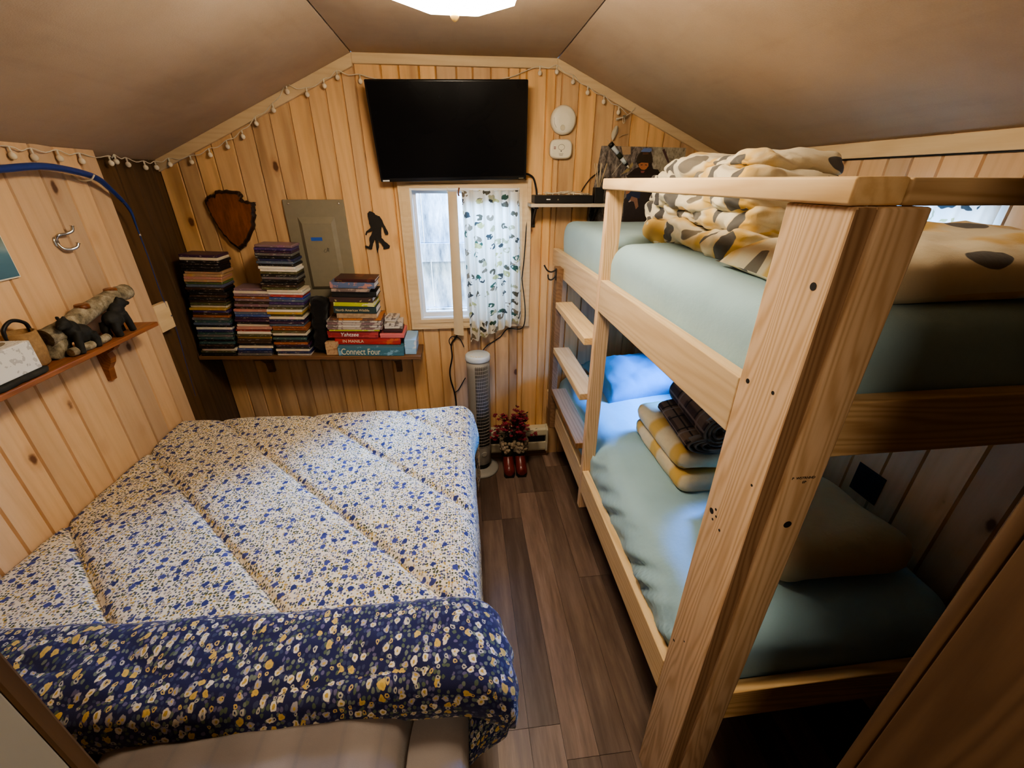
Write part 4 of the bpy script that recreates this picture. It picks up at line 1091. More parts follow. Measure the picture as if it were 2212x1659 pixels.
# ---- small shelf at the right with player, diffuser
t = thing('mounted_shelf', 'small pale shelf on a black bracket right of the window', 'shelf', (.64, D, 1.86))
bb = B(); bb.box(.413, .87, D-.165, D-.0005, 1.857, 1.876, .003); build('shelf_board', bb, M['white_shelf'], t)
for sx in (.452, .83):
    bb = B(); bb.box(sx-.012, sx+.012, D-.012, D-.0008, 1.735, 1.8565, .002); bb.box(sx-.012, sx+.012, D-.13, D-.0121, 1.846, 1.8565, .002)
    bb.prism([(D-.0122, 1.75), (D-.0122, 1.775), (D-.10, 1.8458), (D-.12, 1.8458)], sx-.005, sx+.005, 'YZ'); build('bracket', bb, M['black_iron'], t)
t = thing('media_player', 'slim black media player on the small pale shelf', 'media player', (.61, D-.09, 1.876))
bb = B(); bb.box(.435, .785, D-.155, D-.03, 1.8765, 1.920, .004); build('case', bb, M['black'], t)
bb = B(); bb.box(.505, .528, D-.1556, D-.1552, 1.896, 1.901); build('brand_mark', bb, M['white_ink'], t)
bb = B(); bb.box(.57, .577, D-.1556, D-.1552, 1.894, 1.901); build('indicator', bb, M['panel_grey'], t)
rn = random.Random(9)
t = thing('wire_tangle', 'tangle of white string light wire heaped on the media player', 'wires', (.63, D-.1, 1.92))
bb = B()
for k in range(9):
    p = [(.50+rn.random()*.24, D-.06-rn.random()*.08, 1.924+rn.random()*.006)]
    for j in range(7): p.append((min(.77, max(.45, p[-1][0]+rn.uniform(-.08, .08))), D-.05-rn.random()*.095, 1.923+rn.random()*.022*(1 if .55 < p[-1][0] < .70 else .4)))
    bb.tube(smooth_path(p, 6), .0017, 5)
build('wire', bb, M['wire'], t)
for k in range(7):
    bb = B(); bb.ball((.47+.04*k+rn.uniform(-.01, .01), D-.13-rn.uniform(0, .015), 1.927), .0065, .0065, .0055, 8); build('bulb', bb, M['bulb'], t)
t = thing('reed_diffuser', 'black square reed diffuser with pale sticks on small shelf', 'reed diffuser', (.82, D-.12, 1.876))
bb = B(); bb.box(.793, .848, D-.15, D-.095, 1.8765, 1.962, .003); build('jar', bb, M['black'], t)
for dx, dy, tx, ty in ((-.006, 0, -.030, 0), (-.002, .004, -.014, .01), (.0, -.004, -.002, -.01), (.003, .003, .008, .01), (.006, 0, .030, .0), (.008, .004, .038, .01), (-.004, -.003, -.022, -.01)):
    bb = B(); bb.tube([(.820+dx, D-.122+dy, 1.9625), (.820+dx+tx, D-.122+dy+ty, 2.088)], .0017, 6); build('reed', bb, M['reed'], t)
bb = B(); bb.tube(smooth_path([(.745, D-.02, 1.935), (.76, D-.01, 1.96), (.80, D-.01, 2.01), (.84, D-.012, 2.04), (.852, D-.012, 2.05)]), .0028, 6)
solo('power_cord', bb, M['black'], 'short black cord rising behind the reed diffuser', 'cord', (.78, D-.01, 1.95))

# ---- forest photo poster with a bearded man
t = thing('poster', 'forest photo poster of a bearded man in fur cap above bunk', 'poster', (1.11, D, 1.98))
bb = B(); bb.prism([(.800, 1.745), (1.40, 1.745), (1.383, 2.179), (.854, 2.184)], D-.003, D-.0006, 'XZ'); build('photo_sheet', bb, M['poster'], t)
FIG = [((.045, .03, .022), [(1.024, 2.029), (1.247, 2.03), (1.251, 1.755), (1.036, 1.755), (1.028, 1.892), (1.075, 1.946)]),
 ((.03, .04, .085), [(1.05, 1.95), (1.13, 1.955), (1.13, 1.90), (1.06, 1.885), (1.04, 1.90)]),
 ((.030, .018, .012), [(1.098, 2.073), (1.08, 2.10), (1.18, 2.10), (1.18, 2.087), (1.192, 2.064), (1.224, 2.061), (1.247, 2.03), (1.033, 2.029), (1.072, 2.064)]),
 ((.50, .20, .08), [(1.093, 2.09), (1.112, 2.098), (1.156, 2.096), (1.159, 2.079), (1.148, 2.064), (1.137, 2.058), (1.118, 2.06), (1.1, 2.073)]),
 ((.045, .030, .016), [(1.076, 2.098), (1.081, 2.128), (1.099, 2.154), (1.165, 2.156), (1.178, 2.128), (1.185, 2.099), (1.165, 2.095), (1.111, 2.1)]),
 ((.12, .06, .03), [(1.112, 2.14), (1.15, 2.142), (1.148, 2.152), (1.114, 2.152)]),
 ((.16, .24, .50), [(1.102, 2.160), (1.116, 2.174), (1.164, 2.174), (1.168, 2.160), (1.156, 2.154), (1.103, 2.155)]),
 ((.30, .10, .08), [(1.114, 2.053), (1.14, 2.053), (1.134, 2.042), (1.118, 2.042)]),
 ((.06, .03, .02), [(1.108, 2.086), (1.122, 2.088), (1.120, 2.083), (1.109, 2.082)]), ((.06, .03, .02), [(1.136, 2.088), (1.15, 2.086), (1.149, 2.082), (1.137, 2.083)]),
 ((.45, .20, .10), [(1.03, 1.946), (1.07, 1.947), (1.055, 1.928), (1.035, 1.92)]),
 ((.34, .18, .11), [(1.063, 1.884), (1.075, 1.91), (1.113, 1.9), (1.127, 1.851), (1.113, 1.835), (1.093, 1.88)]),
 ((.60, .50, .44), [(1.058, 1.880), (1.07, 1.890), (1.075, 1.882), (1.062, 1.876)]),
 ((.10, .05, .045), [(1.233, 2.166), (1.245, 2.173), (1.289, 2.103), (1.281, 2.095)]),
 ((.40, .30, .14), [(1.03, 2.07), (1.055, 2.10), (1.062, 2.085), (1.04, 2.05), (1.0, 2.035), (.99, 2.03)])]
bb = B()
for k, (c, pl) in enumerate(FIG):
    f0 = len(bb.bm.faces); bb.prism(pl, D-.00305-.00012*k, D-.0030, 'XZ'); bb.pcol(f0, *c)
build('printed_figure', bb, M['print'], t)
bb = B(); bb.prism([(0.974, 2.181), (1.032, 2.182), (1.038, 2.14), (0.988, 2.138)], D-.0062, D-.0058, 'XZ')
solo('paper_note', bb, M['kraft'], 'small pale paper tucked over the top of the forest poster', 'paper', (1.0, D, 2.16))
# hanging tube torch
t = thing('hanging_tube', 'slim white and dark tube hanging diagonally in front of poster', 'torch', (.96, D-.03, 2.13))
a_, b_ = Vector((.895, D-.032, 2.195)), Vector((1.028, D-.032, 2.066))
def tb(n, f0, f1, r0, r1, m_):
    bb = B(); bb.tube([a_+(b_-a_)*f0, a_+(b_-a_)*f1], [r0, r1], 14); build(n, bb, M[m_], t)
tb('cap', 0, .12, .0155, .0155, 'bezel'); tb('barrel', .121, .40, .0125, .0125, 'fan_top'); tb('grip', .401, .58, .0135, .0135, 'leaf'); tb('barrel', .581, .80, .012, .011, 'fan_top'); tb('collar', .801, .88, .009, .009, 'bezel'); tb('nozzle', .881, 1., .007, .003, 'white_plastic')
bb = B(); bb.tube(smooth_path([(.899, D-.03, 2.19), (.89, D-.02, 2.205), (.885, D-.006, 2.215)]), .0012, 5); build('string', bb, M['wire'], t)
bb = B(); bb.tube([(.99, D-.034, 2.113), (.93, D-.02, 2.03)], .0012, 5); build('string', bb, M['wire'], t)
bb = B(); bb.grid(lambda a, b: (.918+(a-.5)*.036*sin(pi*(.12+.8*b))+.018*(1-b)-.004, D-.012-.012*sin(pi*a), 2.285-b*.072), 8, 10)
solo('plastic_bag', bb, M['dead_leaf'], 'small clear bag pinned to wall above hanging tube', 'bag', (.915, D, 2.25))
t = thing('wire_bundle', 'tied bundle of spare white wire hanging under right gable trim', 'wires', (.98, D-.02, 2.33))
bb = B()
for k in range(7):
    o_ = rn.uniform(-.006, .006)
    bb.tube(smooth_path([(.923+o_, D-.02+o_, 2.316+rn.uniform(-.006, .006)), (.96, D-.024, 2.328+o_*.3), (.985, D-.026, 2.338), (1.005+o_, D-.026, 2.352+o_), (1.022+o_, D-.03, 2.372+o_)], 5), .0017, 5)
bb.tube(smooth_path([(.965, D-.024, 2.33), (.972, D-.028, 2.305), (.962, D-.028, 2.298), (.958, D-.026, 2.325)], 5), .0017, 5)
build('wire', bb, M['wire'], t)
bb = B(); bb.tube([(.968, D-.036, 2.331), (.968, D-.012, 2.331)], .007, 8); build('tie', bb, M['panel_grey'], t)
bb = B(); bb.tube(smooth_path([(.955, D-.006, 2.228), (.972, D-.010, 2.24), (.99, D-.010, 2.243), (1.004, D-.006, 2.246)]), .003, 6); solo('twist_tie', bb, M['kraft'], 'short pale curled twist tie on wall beside clear bag', 'twist tie', (.98, D, 2.235))

# ---- string lights
sl = thing('string_light', 'white string lights swagged along gable trim and left recess', 'string lights', (0, D-.03, 2.4))
BL = [(-1.551, 1.863, 2.069), (-1.551, 1.947, 2.068), (-1.551, 2.059, 2.069), (-1.551, 2.164, 2.063), (-1.58, 2.37, 2.062), (-1.59, 2.422, 2.070), (-1.592, 2.499, 2.060), (-1.592, 2.621, 2.050), (-1.59, 2.705, 2.052), (-1.541, D-.026, 2.068), (-1.429, D-.026, 2.081), (-1.325, D-.026, 2.115), (-1.225, D-.026, 2.155), (-1.135, D-.026, 2.203), (-1.052, D-.026, 2.264), (-.95, D-.028, 2.326), (-.862, D-.03, 2.409), (-.765, D-.028, 2.398), (-.671, D-.028, 2.438), (-.599, D-.028, 2.476), (-.487, D-.022, 2.463), (.468, D-.022, 2.523), (.56, D-.026, 2.530), (.653, D-.028, 2.487), (.74, D-.026, 2.440), (.837, D-.026, 2.399), (.929, D-.026, 2.350)]
W = [(BL[0][0], 1.70, 2.092)]
for i, p in enumerate(BL):
    W.append((p[0], p[1], p[2]+.030))
    if i < len(BL)-1:
        q = BL[i+1]
        if i == 20: W += [(-.40, D-.02, 2.475), (-.2, D-.012, 2.468), (.1, D-.012, 2.470), (.30, D-.015, 2.500), (.40, D-.018, 2.535)]
        else: W.append(((p[0]+q[0])/2, (p[1]+q[1])/2, (p[2]+q[2])/2+.018))
W.append((.985, D-.026, 2.34))
bb = B(); bb.tube(smooth_path(W, 3), .0022, 5); build('wire', bb, M['wire'], sl)
for p in BL:
    bb = B(); bb.tube([(p[0], p[1], p[2]+.031), (p[0], p[1], p[2]+.010)], .0038, 8); s_ = build('bulb_socket', bb, M['wire'], sl)
    bb = B(); bb.ball((p[0], p[1], p[2]), .0115, .0115, .0125, 12); build('bulb', bb, M['bulb'], s_)

# ================================================================== LONG SHELF WITH CASES, BOOKS, GAMES
TH = .043
def ssurf(x): return 1.036-.043*(x+1.6)
SYF = 2.545
t = thing('mounted_shelf', 'long dark wooden shelf on the back wall holding cases and books', 'shelf', (-.97, D, 1.0))
RY = Matrix.Rotation(TH, 4, 'Y')
bb = B(); bb.box(-.655, .665, SYF, D-.0005, -.024, -.0006, .003); xform(bb, Matrix.Translation((-.955, 0, ssurf(-.955))) @ RY); build('shelf_board', bb, M['dark_shelf'], t)
for sx in (-1.31, -.47):
    bb = B(); z = ssurf(sx)-.0265
    bb.prism([(D-.001, z), (D-.001, z-.17), (D-.03, z-.17), (D-.045, z-.10), (D-.10, z-.055), (D-.17, z-.03), (D-.17, z)], sx-.018, sx+.018, 'YZ'); build('bracket', bb, M['dark_shelf'], t)
NC = {'black': (.012, .011, .012), 'dark brown': (.045, .024, .014), 'plum': (.05, .02, .05), 'purple': (.05, .03, .12), 'cream': (.62, .54, .42), 'tan': (.40, .25, .14), 'rose': (.45, .22, .18), 'green': (.10, .15, .05), 'grey': (.12, .115, .11), 'slate': (.09, .12, .17), 'teal': (.04, .09, .09), 'gold': (.42, .27, .06), 'rust': (.28, .09, .03), 'navy': (.02, .025, .08), 'blue': (.04, .08, .26), 'mauve': (.20, .13, .15), 'red': (.35, .05, .045), 'olive': (.08, .075, .03), 'white': (.72, .66, .56)}
ORD = ['topmost'] + [w+' from the top' for w in 'second third fourth fifth sixth seventh eighth ninth tenth eleventh twelfth thirteenth fourteenth fifteenth sixteenth seventeenth eighteenth nineteenth twentieth'.split()]
for tens in ('twenty', 'thirty', 'forty'):
    if tens != 'twenty': ORD.append({'thirty': 'thirtieth', 'forty': 'fortieth'}[tens]+' from the top')
    for w in 'first second third fourth fifth sixth seventh eighth ninth'.split(): ORD.append(f'{tens}-{w} from the top')
SL = 'plum,cream,black,black,black,black,tan,tan,rose,tan,green,slate,dark brown,black,black,dark brown,black,dark brown,olive,cream,gold,purple,dark brown,rust,grey,teal,slate,black,white,navy,teal,grey,teal,black,teal,dark brown,black,cream,olive,black'.split(',')
SM = 'mauve,cream,mauve,rust,mauve,dark brown,mauve,dark brown,rose,slate,blue,plum,plum,black,cream,rose,red,white,olive,gold,dark brown,dark brown,black,cream,blue,navy,grey'.split(',')
SR = 'mauve,purple,plum,grey,black,navy,slate,black,white,white,olive,black,grey,black,black,dark brown,olive,cream,white,red,blue,slate,purple,grey,olive,white,gold,olive,cream,navy,plum,slate,rust,rust,olive,cream,black,teal,black,rust,plum,black,cream,navy,white'.split(',')
bb = B(); bb.box(-.098, .098, 0, .137, .0, .0144, .0022, seg=1); cproto = bb
cme = bpy.data.meshes.new('disc_case'); bmesh.ops.recalc_face_normals(bb.bm, faces=bb.bm.faces[:]); bb.bm.to_mesh(cme); bb.bm.free(); cme.materials.append(M['cases'])
for p in cme.polygons: p.use_smooth = False
cr = random.Random(21)
case0 = None
for cols, xc, lean, zt, name, yf in ((SL, -1.490, .030, 1.627, 'far left stack', 2.552), (SM, -1.285, .055, 1.437, 'short middle stack', 2.556), (SR, -1.058, -.012, 1.672, 'tall stack beside the breaker panel', 2.552)):
    n = len(cols); base = ssurf(xc); step = (zt-base-.002)/n
    for i, c in enumerate(cols):       # i = 0 topmost
        k = n-1-i
        o = bpy.data.objects.new('disc_case', cme) if case0 is None else case0.copy()
        if case0 is None: case0 = o
        COL.objects.link(o)
        h = .0012+k*step
        jx = cr.uniform(-.007, .007); jy = cr.uniform(-.006, .006); jz = cr.uniform(-.04, .04)
        if name.startswith('tall') and 24 > i > 16: jx += .014; jz -= .10 if i in (19, 20, 21) else 0
        if name.startswith('tall') and i > 24: jx -= .004
        if name.startswith('far') and i > 18: jx += -.004
        x = xc+sin(TH)*h+lean*(k/n)+jx
        if name.startswith('far'): x = max(x, -1.508+.0)
        o.location = (x, yf+jy, base+h*cos(TH)-.043*(x-xc-sin(TH)*h)); o.rotation_euler = (0, TH, jz*.35)
        o.scale = (1.0, .96, step/.0146)
        o.color = NC[c]+(1,)
        tag(o, f'{c} disc case, {ORD[i]} of the {name}', 'disc case', 'disc cases stacked on the long dark shelf')
# black cloth bag between cases and books
bb = B(); cloth_box(bb, -.945, -.865, 2.585, 2.70, ssurf(-.9)+.006, 1.355, r=.04, nx=12, ny=12, nz=30, amp=.03, fr=9, seed=3)
for v in bb.bm.verts:
    k = (v.co.z-1.0)/.36; v.co.x += (.040*max(0, k-.15)**.8)*(1 if v.co.x > -.905 else .5); v.co.y += -.01*k
solo('cloth_bag', bb, M['bag'], 'black cloth bag slumped between film cases and books on long shelf', 'bag', (-.905, 2.64, ssurf(-.9)))

# ---- books and game boxes
def book(x0, x1, zlo, zhi, mat, lab, yf=2.556, dep=.17, cat='book', title=None, tsize=.02, tmat='white_ink', toff=.03, rz=0., grp='books piled on the right of the long shelf', name='book', pages=True, shear=0., tw=None, extra=None):
    """zlo / zhi heights above the sloping shelf line at its middle"""
    xm = (x0+x1)/2; w = x1-x0; h = zhi-zlo; zb = ssurf(xm)+zlo
    t = thing(name, lab, cat, (xm, yf, zb), grp)
    MX = Matrix.Translation((xm, yf, zb)) @ Matrix.Rotation(rz, 4, 'Z') @ RY
    bb = B(); c = min(.0028, h*.16)
    if pages:
        bb.box(-w/2, w/2, 0, .003, .0006, h-.0006, .0012, seg=1); bb.box(-w/2, w/2, .0031, dep, .0006, .0006+c, 0); bb.box(-w/2, w/2, .0031, dep, h-.0006-c, h-.0006, 0)
        xform(bb, MX); build('cover', bb, M[mat], t)
        bb = B(); bb.box(-w/2+.004, w/2-.004, .0034, dep-.004, .0008+c, h-.0008-c, 0); xform(bb, MX); build('pages', bb, M['paper'], t)
    else:
        bb.box(-w/2, w/2, 0, dep, .0006, h*.40, .002, seg=1); xform(bb, MX); build('box_base', bb, M[mat], t)
        bb = B(); bb.box(-w/2-.0012, w/2+.0012, -.0012, dep+.0012, h*.401, h-.0006, .002, seg=1); xform(bb, MX); build('box_lid', bb, M[mat], t)
    if title:
        for ti, sz, off, mm, dz in ([(title, tsize, toff, tmat, 0)] + (extra or [])):
            o = text('title', ti, sz, (0, 0, 0), M[mm], t, shear=shear, width=tw)
            o.matrix_local = Matrix.Translation((0, 0, 0)) @ Matrix.Rotation(rz, 4, 'Z') @ RY @ Matrix.Translation((-w/2+off, -.0020, h/2-sz*.36+dz)) @ Matrix.Rotation(pi/2, 4, 'X') @ Matrix.Diagonal((tw or 1, 1, 1, 1))
    return t
for n_, c1, c2, th_, sc_ in (('cv_blue', (.05, .16, .22), (.20, .38, .52), .60, 14), ('cv_red', (.42, .035, .03), (.55, .12, .04), .60, 12), ('cv_red2', (.30, .03, .035), (.42, .06, .06), .55, 14), ('cv_pink', (.62, .16, .16), (.70, .32, .12), .62, 10), ('cv_dgreen', (.022, .045, .048), (.03, .06, .055), .6, 10),
    ('cv_lime', (.42, .46, .04), (.62, .60, .30), .55, 16), ('cv_tan', (.30, .20, .12), (.38, .27, .17), .5, 30), ('cv_brownwhite', (.06, .035, .03), (.50, .40, .18), .66, 30), ('cv_black', (.014, .013, .012), (.03, .028, .022), .6, 10), ('cv_comic', (.10, .14, .25), (.42, .22, .20), .55, 22), ('cv_comic2', (.16, .12, .11), (.36, .28, .24), .5, 22), ('cv_maroon', (.05, .015, .015), (.14, .04, .03), .6, 20),
    ('cv_mag', (.42, .36, .32), (.20, .12, .13), .5, 18), ('cv_mag2', (.55, .50, .44), (.16, .13, .12), .52, 20), ('cv_orange', (.44, .16, .04), (.12, .06, .04), .5, 18), ('cv_kraft', (.50, .34, .20), (.40, .22, .12), .55, 40), ('cv_sky', (.30, .50, .72), (.70, .74, .80), .55, 9)):
    M[n_] = cover(n_, c1, c2, th_, sc_)
GB = 'board games under the books on the long shelf'
book(-.872, -.800, 0, .085, 'cv_kraft', 'small tan box at left end of game boxes on long shelf', 2.560, .19, 'box', None, grp=GB, name='game_box', pages=False)
book(-.797, -.397, 0, .062, 'cv_blue', 'long blue game box with big cream title, lowest in front', 2.549, .21, 'board game', 'Connect Four', .058, 'cream_ink', .018, grp=GB, name='game_box', pages=False, tw=.72)
book(-.393, -.322, 0, .100, 'cv_sky', 'pale blue and white box at right end of the long shelf', 2.575, .19, 'board game', None, grp=GB, name='game_box', pages=False)
book(-.815, -.415, .0625, .110, 'cv_red', 'orange red game box directly on the long blue game box', 2.585, .17, 'board game', 'IN MANILA', .026, 'cream_ink', .045, grp=GB, name='game_box', pages=False)
book(-.848, -.545, .1105, .158, 'cv_red2', 'dark red dice game box under the magazines', 2.575, .18, 'board game', 'Yahtzee', .034, 'white_ink', .075, grp=GB, name='game_box', pages=False, shear=.2)
book(-.535, -.388, .1105, .140, 'cv_pink', 'flat pink and orange box beside the dark red game box', 2.578, .18, 'board game', None, grp=GB, name='game_box', pages=False)
book(-.512, -.398, .1405, .163, 'cv_maroon', 'small maroon card box on the flat pink box', 2.59, .12, 'card game', None, grp=GB, name='card_box', pages=False)
book(-.505, -.395, .1635, .205, 'cv_mag2', 'pale grey card box on the small maroon card box', 2.60, .12, 'card game', None, grp=GB, name='card_box', pages=False, rz=.05)
book(-.500, -.430, .2055, .235, 'cv_mag2', 'small pale box topmost beside the magazine pile', 2.61, .10, 'card game', None, grp=GB, name='card_box', pages=False, rz=-.12)
MG = 'magazines in the pile on the long shelf'
zc = .1585
for mt, th, x0, x1, lab in (('cv_lime', .009, -.83, -.53, 'thin yellow edged booklet, lowest of the magazines'), ('cv_mag', .014, -.838, -.515, 'grey magazine second from the bottom of the pile'), ('cv_mag2', .016, -.842, -.520, 'pale magazine in the middle of the pile'), ('cv_mag', .016, -.835, -.512, 'mauve and cream magazine under the orange one'), ('cv_mag2', .012, -.835, -.515, 'thin pale magazine just under the orange one'), ('cv_orange', .014, -.815, -.510, 'orange and black magazine, topmost of the magazines')):
    book(x0, x1, zc, zc+th, mt, lab, 2.562, .185, 'magazine', grp=MG, name='magazine', rz=random.uniform(-.02, .02)); zc += th+.0004
def bk(x0, x1, th, mat, lab, title=None, **k):
    global zc
    t = book(x0, x1, zc, zc+th, mat, lab, k.pop('yf', 2.562), k.pop('dep', .16), title=title, **k); zc += th+.0004; return t
bk(-.770, -.535, .030, 'cv_tan', 'tan hardback under the dark green wildlife book')
bk(-.782, -.532, .042, 'cv_dgreen', 'thick dark green book with pale title lettering', 'North American Wildlife', tsize=.021, tmat='reed', toff=.012, tw=.92)
bk(-.778, -.540, .025, 'cv_lime', 'lime green book on the thick dark green book', rz=-.03)
bk(-.795, -.545, .030, 'cv_brownwhite', 'brown book with a cream left end of spine', rz=-.02)
bk(-.775, -.520, .034, 'cv_black', 'black book in the upper half of the pile', rz=.02, yf=2.566)
bk(-.772, -.556, .018, 'cv_comic2', 'thin brown paperback with white page edge', yf=2.552)
bk(-.778, -.525, .036, 'cv_comic', 'thick colourful comic book second from the top of the book pile', yf=2.564)
bk(-.748, -.518, .018, 'cv_maroon', 'thin dark maroon book on top of the book pile', 'Hiking', tsize=.012, tmat='gold', toff=.01, yf=2.57)

# ================================================================== TOWER FAN, BOOT PLANTER
FX, FY = .075, 2.63
t = thing('tower_fan', 'pale tower fan standing between the bed and back wall', 'fan', (FX, FY, 0))
bb = B(); bb.lathe([(.13, 0), (.132, .006), (.128, .016), (.10, .026), (.06, .032), (.055, .034)], (FX, FY, 0), 40); build('fan_base', bb, M['fan_body'], t)
bb = B(); bb.lathe([(.062, .0342), (.064, .05), (.066, .075)], (FX, FY, 0), 32); build('neck', bb, M['fan_dark'], t)
bb = B(); bb.lathe([(.070, .0752), (.076, .085), (.078, .20), (.0785, .85), (.080, .905)], (FX, FY, 0), 40); body = build('fan_body', bb, M['fan_body'], t)
bb = B(); bb.lathe([(.083, .9055), (.086, .915), (.084, .938), (.078, .945), (.02, .944)], (FX, FY, 0), 40); top = build('control_top', bb, M['fan_top'], t)
for k in range(5):
    bb = B(); a = -2.4+k*.32; bb.lathe([(.006, .9402), (.006, .948), (.004, .9485)], (FX+.058*cos(a), FY+.058*sin(a), 0), 10); build('button', bb, M['white_plastic'], top)
ga, gw = -pi/2+.30, .62
def arc(r, a, z): return (FX+r*cos(a), FY+r*sin(a), z)
bb = B(); bb.grid(lambda a, b: arc(.0792, ga-gw+2*gw*a, .235+b*.645), 16, 2); build('grille_backing', bb, M['fan_dark'], body)
bb = B()
for k in range(25): bb.tube([arc(.0805, ga-gw+2*gw*j/12, .24+k*.0265) for j in range(13)], .0016, 5)
for j in range(17): bb.tube([arc(.0800, ga-gw+2*gw*j/16, .237), arc(.0800, ga-gw+2*gw*j/16, .878)], .0009, 4)
build('grille', bb, M['fan_body'], body)
bb = B(); bb.lathe([(.022, 0), (.022, .003), (.016, .0035)], (0, 0, 0), 20); xform(bb, Matrix.Translation(arc(.0775, ga, .175)) @ Matrix.Rotation(ga+pi/2, 4, 'Z') @ Matrix.Rotation(pi/2, 4, 'X')); build('badge', bb, M['fan_body'], body)

BXc, BYc = .325, 2.60
t = thing('boot_planter', 'pair of red boots with woolly cuffs filled with burgundy flowers', 'planter', (BXc, BYc, 0))
for s in (-1, 1):
    cx_ = BXc+s*.046
    secs = []
    bb = B()
    prof = [(-.112, .018, .018, .028), (-.105, .036, .030, .036), (-.085, .042, .038, .042), (-.05, .042, .045, .05), (-.02, .040, .06, .07), (.01, .040, .08, .085), (.04, .040, .08, .085), (.06, .03, .07, .075)]
    rs = []
    for y, hw, hh, zc_ in prof:
        rs.append(bb.ring([(cx_+hw*cos(2*pi*k/18), BYc+y, max(.014, zc_+hh*sin(2*pi*k/18))) for k in range(18)]))
    for a, b in zip(rs, rs[1:]): bb.bridge(a, b)
    bb.face(rs[0]); bb.face(rs[-1]); boot = build('boot', bb, M['floor_red'], t)
    bb = B(); pts = [(-.042, -.09), (-.03, -.118), (.03, -.118), (.042, -.09), (.036, -.02), (.038, .06), (-.038, .06), (-.036, -.02)]
    bb.prism([(cx_+a, BYc+b) for a, b in pts], .0, .0138, 'XY'); build('sole', bb, M['black'], boot)
    bb = B(); bb.lathe([(.044, .12), (.050, .15), (.046, .20), (.044, .245)], (cx_, BYc+.022, 0), 18, sy=1.0); build('shaft', bb, M['leaf'], boot)
    bb = B()
    for k in range(60):
        a = rn.uniform(0, 2*pi); z = rn.uniform(.165, .245); bb.ball((cx_+.05*cos(a), BYc+.022+.05*sin(a), z), rn.uniform(.012, .02), None, None, 6)
    build('woolly_cuff', bb, M['fur'], boot)
for k in range(34):
    a = rn.uniform(0, 2*pi); sp_ = rn.uniform(.02, .15); hgt = rn.uniform(.29, .47)
    base = Vector((BXc+rn.uniform(-.06, .06), BYc+.02+rn.uniform(-.02, .02), .235)); tip = Vector((BXc+sp_*cos(a)*1.15, BYc+.01+sp_*sin(a)*.6, hgt+.03*(1-sp_/.15)))
    mid = (base+tip)/2+Vector((0, 0, .03))
    bb = B(); bb.tube(smooth_path([base, mid, tip], 4), .0018, 5)
    for q in range(7):
        f = rn.uniform(.45, 1.); p = base.lerp(tip, f)+Vector((rn.uniform(-.018, .018), rn.uniform(-.018, .018), rn.uniform(0, .03)))
        d_ = Vector((rn.uniform(-1, 1), rn.uniform(-1, 1), rn.uniform(-.2, 1))).normalized()*.024; sd = d_.cross(Vector((.3, .2, 1))).normalized()*.008
        vs = bb.ring([p, p+d_*.5+sd, p+d_, p+d_*.5-sd]); bb.face(vs)
    st = build('stem', bb, M['leaf'], t, fix=False)
    bb = B()
    for q in range(rn.randint(3, 6)):
        p = tip+Vector((rn.uniform(-.025, .025), rn.uniform(-.025, .025), rn.uniform(-.04, .015)))
        for j in range(6):
            d_ = Vector((cos(j*pi/3+q), sin(j*pi/3+q), .5))*rn.uniform(.014, .022); sd = Vector((-sin(j*pi/3+q), cos(j*pi/3+q), 0))*.006
            bb.face(bb.ring([p, p+d_*.6+sd, p+d_, p+d_*.6-sd]))
        bb.ball(p, .005, .005, .005, 6)
    build('flower', bb, M['petal'], st, fix=False)
bb = B()
for k in range(3):
    p = Vector((.20+.3*k*.45, 2.56, .35)); 
bb.bm.free()

# ================================================================== LEFT WALL THINGS
SXF = -1.42; SZ = 1.402
t = thing('mounted_shelf', 'reddish stained shelf with scrolled bracket on the left wall', 'shelf', (-1.49, 1.7, SZ))
bb = B(); bb.box(XP+.0006, SXF, .95, 2.055, SZ-.020, SZ-.0005, .004); build('shelf_board', bb, M['red_shelf'], t)
bb = B(); bb.box(XP+.0006, XP+.016, .97, 1.99, SZ-.045, SZ-.0203, .003); build('shelf_cleat', bb, M['red_shelf'], t)
for sy in (1.86, 1.12):
    bb = B(); x = XP+.0165; z = SZ-.0207
    x = XP+.0006; z = SZ-.0455
    bb.prism([(x, z), (x, z-.155), (x+.016, z-.155), (x+.024, z-.10), (x+.042, z-.075), (x+.05, z-.05), (x+.044, z-.03), (x+.075, z-.012), (x+.085, z)], sy-.016, sy+.016, 'XZ')
    bb.box(x, x+.10, sy-.016, sy+.016, z, SZ-.0205) if False else None
    build('bracket', bb, M['red_shelf'], t)
# birch log with two bears
t = thing('birch_log_bears', 'birch log ornament carried by two black carved bears on left shelf', 'ornament', (-1.49, 1.82, SZ))
def barkpath(p, r, seed, n=10):
    pts = smooth_path(p, 6); return pts, [r*(1+.25*(fbm(i*.9+seed, seed)-.5)) for i in range(len(pts))]
bb = B(); p, r = barkpath([(-1.50, 1.60, 1.482), (-1.495, 1.68, 1.49), (-1.50, 1.82, 1.52), (-1.495, 1.94, 1.54), (-1.50, 2.05, 1.545)], .033, 2); bb.tube(p, r, 14); lg = build('log', bb, M['birch'], t)
for y, z in ((1.80, 1.542), (1.965, 1.566)):
    bb = B(); bb.tube([(-1.497, y, z-.005), (-1.497, y, z+.012)], [.026, .022], 14); build('cut_branch', bb, M['slab'], lg)
bb = B(); p, r = barkpath([(-1.51, 1.605, 1.406), (-1.50, 1.625, 1.44), (-1.50, 1.65, 1.475)], .030, 4); bb.tube(p, r, 12); build('log_stub', bb, M['birch'], t)
bb = B(); p, r = barkpath([(-1.455, 1.62, 1.418), (-1.45, 1.70, 1.416), (-1.455, 1.80, 1.416)], .0155, 6); bb.tube(p, r, 12); build('log_stub', bb, M['birch'], t)
